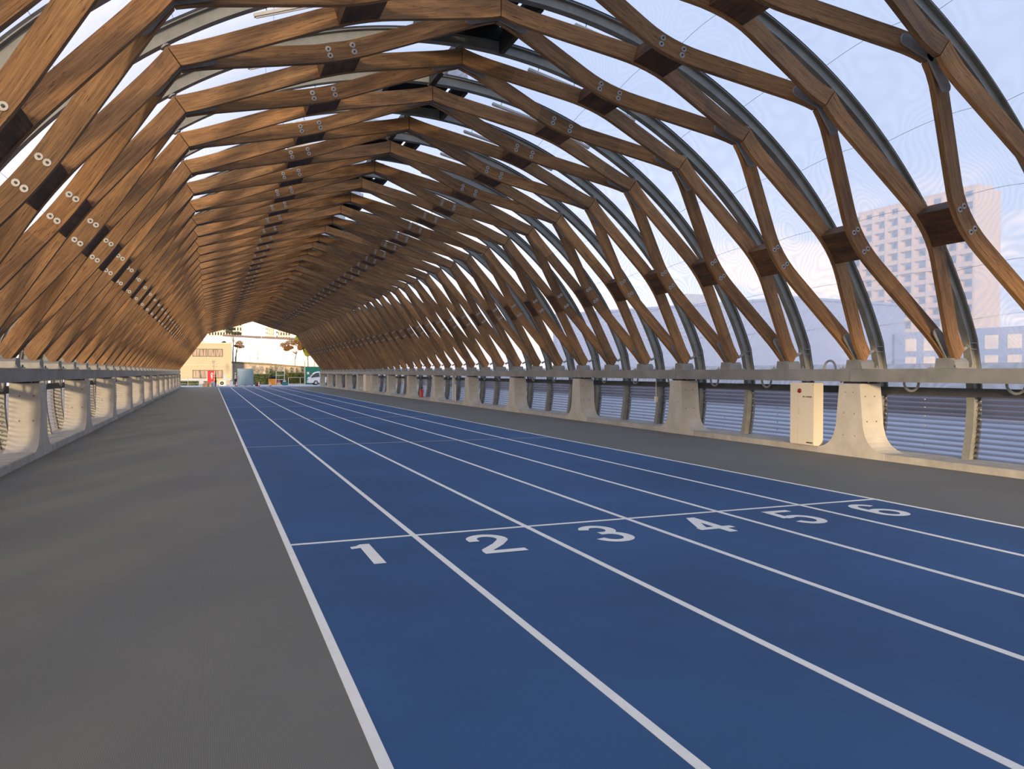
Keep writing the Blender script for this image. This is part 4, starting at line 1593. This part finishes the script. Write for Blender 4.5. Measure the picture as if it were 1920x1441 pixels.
t = empty('white_backdrop', (20, 200, GZ), 'long blank white block added beyond the street', 'building')  # white block added to fill the white area below the girder
MB().box(-60, 60, 0, 25, 0, 10.2).obj('wall', M_BACKDROP, t)
MB().box(-60.3, 60.3, -0.3, 25.3, 10.2, 10.5).obj('roof_edge', M_BACKDROP, t)


def tower(loc, w, d, h, floors, bays, mat, label, rz=0, mat_b=None):
    t = empty('apartment_tower', loc, label, 'building', 'apartment towers', rz)
    MB().box(-w / 2, w / 2, 0, d, 0, h).obj('wall', mat, t)
    mb = MB()
    fh = h / floors
    for i in range(floors):
        z = i * fh
        mb.box(-w / 2 - 0.1, w / 2 + 0.1, -1.0, 0.02, z, z + fh * 0.38)
        mb.box(-w / 2 - 0.8, -w / 2 + 0.02, 0, d, z, z + fh * 0.38)
    for j in range(bays + 1):
        x = -w / 2 + w * j / bays
        mb.box(x - 0.25, x + 0.25, -1.1, 0.0, 0, h)
    mb.obj('balconies', mat_b or mat, t)
    mb = MB()
    for i in range(floors):
        z = (i + 0.42) * fh
        for j in range(bays):
            x = -w / 2 + w * (j + 0.25) / bays
            mb.box(x, x + w / bays * 0.5, -0.06, 0.01, z, z + fh * 0.5)
    o = mb.obj('glazing', M_TWIN, t)
    MB().box(-w / 2 + 1, w / 2 - 1, 1, d - 1, h, h + 1.2).obj('parapet', mat, t)
    return t


M_TWIN = plain('tower_glazing', (0.10, 0.13, 0.18), 0.25)
M_TCR = plain('tower_cream', (0.62, 0.54, 0.40), 0.8)
M_TPK = plain('tower_pink', (0.48, 0.38, 0.30), 0.8)
tower((4.8, 300, GZ), 11.5, 10, 40, 22, 12, M_TCR, 'cream tower behind the dark crowned tree')
tower((20.9, 300, GZ), 1.9, 6, 30, 20, 3, M_TCR, 'narrow cream tower in the middle of the far opening')
tower((25.8, 300, GZ), 3.8, 6, 30, 18, 4, M_TCR, 'cream tower behind the rusty leaved tree')

# beyond the roof film on the cabinet side
tower((150, 132, GZ), 34, 7, 40.5, 15, 9, M_TPK, 'tall sunlit apartment tower seen through the roof film', -math.pi / 2 + 0.0, M_TPK)
M_SHADEB = plain('shade_blue_wall', (0.20, 0.245, 0.40), 0.8, 0, 0.06, 0.1)  # blue tone of walls in shade, put into their base colour
mb = MB().prism([(35, 76), (45.5, 51.3), (60, 53.2), (70, 92), (50, 110)], 'z', GZ, 7.75)
o = mb.obj('shade_blue_hall', M_SHADEB)
t = empty('warehouse', (52, 70, GZ), 'low warehouse coloured in blue grey shade, seen through the roof film', 'building')
o.name = 'wall'; P(o, t)
P(MB().prism([(34.7, 76), (45.4, 51.0), (60.3, 53.0), (70, 92.2), (50, 110.3)], 'z', 7.75, 7.95).obj('roof_edge', M_SHADEB), t)
P(MB().box(41, 44, 60.5, 62.5, 7.9, 8.9).obj('roof_unit', M_GREYP), t)
M_WIN = plain('pale_window_wall', (0.42, 0.42, 0.46), 0.6)
t = empty('office_block', (60, 49, GZ), 'low building with rows of bright windows beside the warehouse', 'building')
P(MB().box(58, 66, 38, 52.5, GZ, 5.2).obj('wall', M_SHADEB), t)
M_LITW = plain('sunlit_window', (0.80, 0.66, 0.48), 0.3)
for i in range(7):
    for z in (1.9, 3.5):
        if (i * 3 + int(z)) % 5 == 0: continue
        P(MB().box(57.95, 58.02, 38.8 + i * 1.9, 39.9 + i * 1.9, z, z + 1.1).obj('window', M_LITW), t)

# ------------------------------------------------------------------ white van
M_VAN = plain('van_white', (0.66, 0.68, 0.72), 0.25)
M_GLS = plain('van_glass', (0.05, 0.07, 0.08), 0.08)
van = empty('white_van', (15.0, 110.0, GZ), 'white van parked before the green hoarding', 'van')
prof = [(12.62, 0.32), (12.56, 0.55), (12.60, 0.95), (12.78, 1.12), (13.25, 1.60), (13.60, 1.82), (14.0, 1.92), (17.1, 1.92), (17.25, 1.75), (17.28, 0.35)]
mb = MB()
sec = []
prof = [(x - 15.0, z) for x, z in prof]
vs, fs = [], []
for y, k in ((0.0, 0.90), (0.10, 0.99), (0.85, 1.0), (1.60, 0.99), (1.70, 0.90)):
    for x, z in prof:
        zz = z if z < 1.0 else 1.0 + (z - 1.0) * (0.965 + 0.035 * (1 if k > 0.95 else -0.3))
        vs.append((x * (1 - (1 - k) * 0.12), y, zz))
n_ = len(prof)
for j in range(4):
    for i in range(n_):
        a = j * n_ + i; b2 = j * n_ + (i + 1) % n_
        fs.append((a, b2, b2 + n_, a + n_))
fs += [tuple(range(n_ - 1, -1, -1)), tuple(4 * n_ + i for i in range(n_))]
mb.add(vs, fs); mb.obj('body', M_VAN, van)
MB().prism([(-2.08, 1.12), (-1.72, 1.52), (-1.40, 1.70), (-0.95, 1.74), (-0.90, 1.16), (-1.9, 1.08)], 'y', -0.012, 0.004).obj('side_window', M_GLS, van)
MB().prism([(-0.80, 1.16), (-0.80, 1.74), (0.5, 1.74), (0.5, 1.16)], 'y', -0.012, 0.004).obj('side_window', M_GLS, van)
MB().prism([(-2.24, 1.13), (-1.78, 1.59), (-1.74, 1.57), (-2.20, 1.11)], 'y', 0.15, 1.55).obj('windscreen', M_GLS, van)
for x in (-1.40, 1.45):
    for y in (-0.01, 1.51):
        w = MB().lathe([(0.02, 0), (0.32, 0), (0.34, 0.03), (0.34, 0.19), (0.32, 0.22), (0.02, 0.22)], (x, y, 0.34), 20, 'y').obj('wheel', M_BLACK, van)
        MB().lathe([(0.02, -0.012), (0.20, -0.012), (0.20, 0.01), (0.02, 0.01)], (x, y, 0.34), 14, 'y').obj('hubcap', M_WASH, w)
MB().box(-2.42, -2.36, 0.1, 0.4, 0.72, 0.92).obj('headlight', M_GLS, van)
MB().box(-2.42, -2.36, 1.3, 1.6, 0.72, 0.92).obj('headlight', M_GLS, van)
MB().box(-2.47, -2.30, 0.05, 1.65, 0.34, 0.52).obj('bumper', M_VAN, van)
MB().box(-1.98, -1.86, -0.14, -0.01, 1.06, 1.22).obj('mirror', M_BLACK, van)


# ------------------------------------------------------------------ people
def skin_obj(name, joints, edges, mat, parent, root, sub=1):
    me = bpy.data.meshes.new(name)
    keys = list(joints)
    me.from_pydata([joints[k][0] for k in keys], [(keys.index(a), keys.index(b)) for a, b in edges], [])
    o = bpy.data.objects.new(name, me)
    COL.objects.link(o)
    me.materials.append(mat)
    sk = o.modifiers.new('skin', 'SKIN')
    sk.use_smooth_shade = True
    sv = me.skin_vertices[0].data
    for i, k in enumerate(keys):
        r = joints[k][1]
        sv[i].radius = r if isinstance(r, tuple) else (r, r)
        sv[i].use_root = (k == root)
    ss = o.modifiers.new('sub', 'SUBSURF')
    ss.levels = ss.render_levels = sub
    o.parent = parent
    return o


M_SKIN = plain('skin', (0.50, 0.30, 0.20), 0.6)
M_HAIR = plain('black_hair', (0.012, 0.010, 0.010), 0.6)
M_BLK = plain('black_cloth', (0.012, 0.012, 0.018), 0.85)
M_SHIRT = plain('pale_grey_shirt', (0.46, 0.43, 0.42), 0.85)
M_TROU = plain('dark_trousers', (0.018, 0.025, 0.028), 0.85)


def person(loc, rz, h, label, arms, hair, shirt, trousers, cap=None, long_hair=False):
    """faces +x before turning; arms: (shoulder->elbow->wrist) for each side"""
    t = empty('person', loc, label, 'person', None, rz)
    k = h / 1.70
    J = {'pelvis': ((0, 0, .92), (.10, .14)), 'waist': ((0, 0, 1.06), (.085, .12)), 'chest': ((0.0, 0, 1.26), (.10, .145)),
         'neckb': ((-.01, 0, 1.42), (.055, .06)), 'neck': ((0, 0, 1.48), (.045, .045)), 'head': ((.015, 0, 1.59), (.085, .075)), 'crown': ((.01, 0, 1.66), (.06, .058))}
    E_ = [('pelvis', 'waist'), ('waist', 'chest'), ('chest', 'neckb'), ('neckb', 'neck'), ('neck', 'head'), ('head', 'crown')]
    for s, nm in ((1, 'l'), (-1, 'r')):
        J.update({nm + 'hip': ((0, s * .09, .86), .085), nm + 'knee': ((.02, s * .10, .48), .055), nm + 'ankle': ((-.02, s * .10, .09), .036),
                  nm + 'heel': ((-.03, s * .10, .045), .036), nm + 'toe': ((.16, s * .115, .03), .03)})
        E_ += [('pelvis', nm + 'hip'), (nm + 'hip', nm + 'knee'), (nm + 'knee', nm + 'ankle'), (nm + 'ankle', nm + 'heel'), (nm + 'heel', nm + 'toe')]
        el, wr = arms[0 if s > 0 else 1]
        sh = Vector((0, s * .18, 1.38))
        el = Vector((el[0], s * el[1], el[2])); wr = Vector((wr[0], s * wr[1], wr[2]))
        J.update({nm + 'sh': (tuple(sh), .05), nm + 'el': (tuple(el), .038), nm + 'wr': (tuple(wr), .026)})
        d = (wr - el).normalized()
        side = d.cross(Vector((0, 0, 1)))
        side = (side.normalized() if side.length > .2 else Vector((0, 1, 0)))
        palm = wr + d * .075
        J[nm + 'palm'] = (tuple(palm), (.034, .018))
        E_ += [('neckb', nm + 'sh'), (nm + 'sh', nm + 'el'), (nm + 'el', nm + 'wr'), (nm + 'wr', nm + 'palm')]
        for q, (off_, ln) in enumerate(((-.027, .07), (-.009, .082), (.009, .078), (.027, .062))):
            a = palm + side * off_ + d * .022
            b2 = a + d * ln * .5; c = b2 + (d * .75 + Vector((0, 0, -.5))).normalized() * ln * .5
            for m_, p_, r_ in (('a', a, .009), ('b', b2, .0085), ('c', c, .007)): J['%sf%d%s' % (nm, q, m_)] = (tuple(p_), r_)
            E_ += [(nm + 'palm', '%sf%da' % (nm, q)), ('%sf%da' % (nm, q), '%sf%db' % (nm, q)), ('%sf%db' % (nm, q), '%sf%dc' % (nm, q))]
        a = wr + d * .03 - side * .03; b2 = a + d * .035 - side * .025
        J[nm + 'ta'] = (tuple(a), .011); J[nm + 'tb'] = (tuple(b2), .009)
        E_ += [(nm + 'wr', nm + 'ta'), (nm + 'ta', nm + 'tb')]
    def sc(J_): return {q: (tuple(c * k for c in p), tuple(c * k for c in r) if isinstance(r, tuple) else r * k) for q, (p, r) in J_.items()}
    skin_obj('body', sc(J), E_, M_SKIN, t, 'pelvis', 1)
    # clothes follow the same joints, a little larger
    def grow(keys, g):
        out = {}
        for q in keys:
            p, r = J[q]
            out[q] = (p, tuple(c + g for c in r) if isinstance(r, tuple) else r + g)
        return out
    ks = ['pelvis', 'waist', 'chest', 'neckb'] + [n2 + e for n2 in 'lr' for e in ('sh', 'el')]
    es = [('pelvis', 'waist'), ('waist', 'chest'), ('chest', 'neckb')] + [e for n2 in 'lr' for e in (('neckb', n2 + 'sh'), (n2 + 'sh', n2 + 'el'))]
    SJ = grow(ks, .014)
    if shirt[1]:
        for n2 in 'lr':
            p, r = J[n2 + 'wr']; SJ[n2 + 'wr'] = (p, r + .014); es.append((n2 + 'el', n2 + 'wr'))
    skin_obj('shirt', sc(SJ), es, shirt[0], t, 'pelvis', 1)
    ks = ['pelvis'] + [n2 + e for n2 in 'lr' for e in ('hip', 'knee', 'ankle')]
    es = [e for n2 in 'lr' for e in (('pelvis', n2 + 'hip'), (n2 + 'hip', n2 + 'knee'), (n2 + 'knee', n2 + 'ankle'))]
    skin_obj('trousers', sc(grow(ks, .018)), es, trousers, t, 'pelvis', 1)
    for s in (1, -1):
        skin_obj('shoe', sc({'a': ((-.05, s * .10, .045), .045), 'b': ((.08, s * .11, .04), .042), 'c': ((.18, s * .115, .03), .03)}), [('a', 'b'), ('b', 'c')], M_BLACK, t, 'a', 1)
    hj = {'a': ((-.02, 0, 1.60), (.095, .085)), 'b': ((-.01, 0, 1.68), (.075, .07))}
    he = [('a', 'b')]
    if long_hair:
        hj['c'] = ((-.06, 0, 1.48), (.06, .07)); he.append(('a', 'c'))
    skin_obj('hair', sc(hj), he, M_HAIR, t, 'a', 1)
    # face
    for s in (1, -1):
        MB().lathe([(.002, 0), (.010, .001), (.002, .006)], (.095 * k, s * .030 * k, 1.60 * k), 8, 'x').obj('eye', M_BLACK, t)
        MB().lathe([(.004, -.006), (.016, -.004), (.016, .004), (.004, .006)], (0, s * .080 * k, 1.59 * k), 8, 'y').obj('ear', M_SKIN, t)
    MB().add([(.093 * k, -.012 * k, 1.555 * k), (.093 * k, .012 * k, 1.555 * k), (.122 * k, 0, 1.56 * k), (.093 * k, 0, 1.60 * k)], [(0, 1, 2), (0, 2, 3), (1, 3, 2), (0, 3, 1)]).obj('nose', M_SKIN, t)
    MB().box(.085 * k, .095 * k, -.022 * k, .022 * k, 1.525 * k, 1.532 * k).obj('mouth', plain('lips', (.3, .1, .09), .5), t)
    if cap:
        c = MB().lathe([(.105 * k, 0), (.105 * k, .035 * k), (.085 * k, .075 * k), (.03 * k, .095 * k)], (-.005 * k, 0, 1.645 * k), 16).obj('cap', cap, t)
        MB().box(.07 * k, .19 * k, -.07 * k, .07 * k, 1.642 * k, 1.655 * k).obj('cap_peak', cap, t)
    return t


person((0.45, 98.0, GZ), 0.15, 1.50, 'woman in black clothes with dark hair standing by the boxes',
       (((-.02, .22, 1.12), (.10, .20, .93)), ((-.03, .21, 1.12), (.08, .22, .90))), M_HAIR, (M_BLK, True), M_BLK, None, True)
person((2.74, 100.0, GZ), 0.05, 1.70, 'man in grey shirt and white cap reaching toward the storage container',
       (((.08, .22, 1.16), (.32, .14, 1.20)), ((.06, .22, 1.13), (.30, .12, 1.06))), M_HAIR, (M_SHIRT, False), M_TROU, M_WHITE)
o = MB().box(XC + 24.0, XC + 24.2, -20, 118, GZ, 2.0).obj('dark_screen', plain('dark_screen_grey', (0.10, 0.095, 0.12), 0.8, 0, 0.3, 0.3))  # dark strip added so the clear sheets show something dark behind them
tag(o, 'dark low strip added outside to darken the view through the corrugated sheets', 'fence')
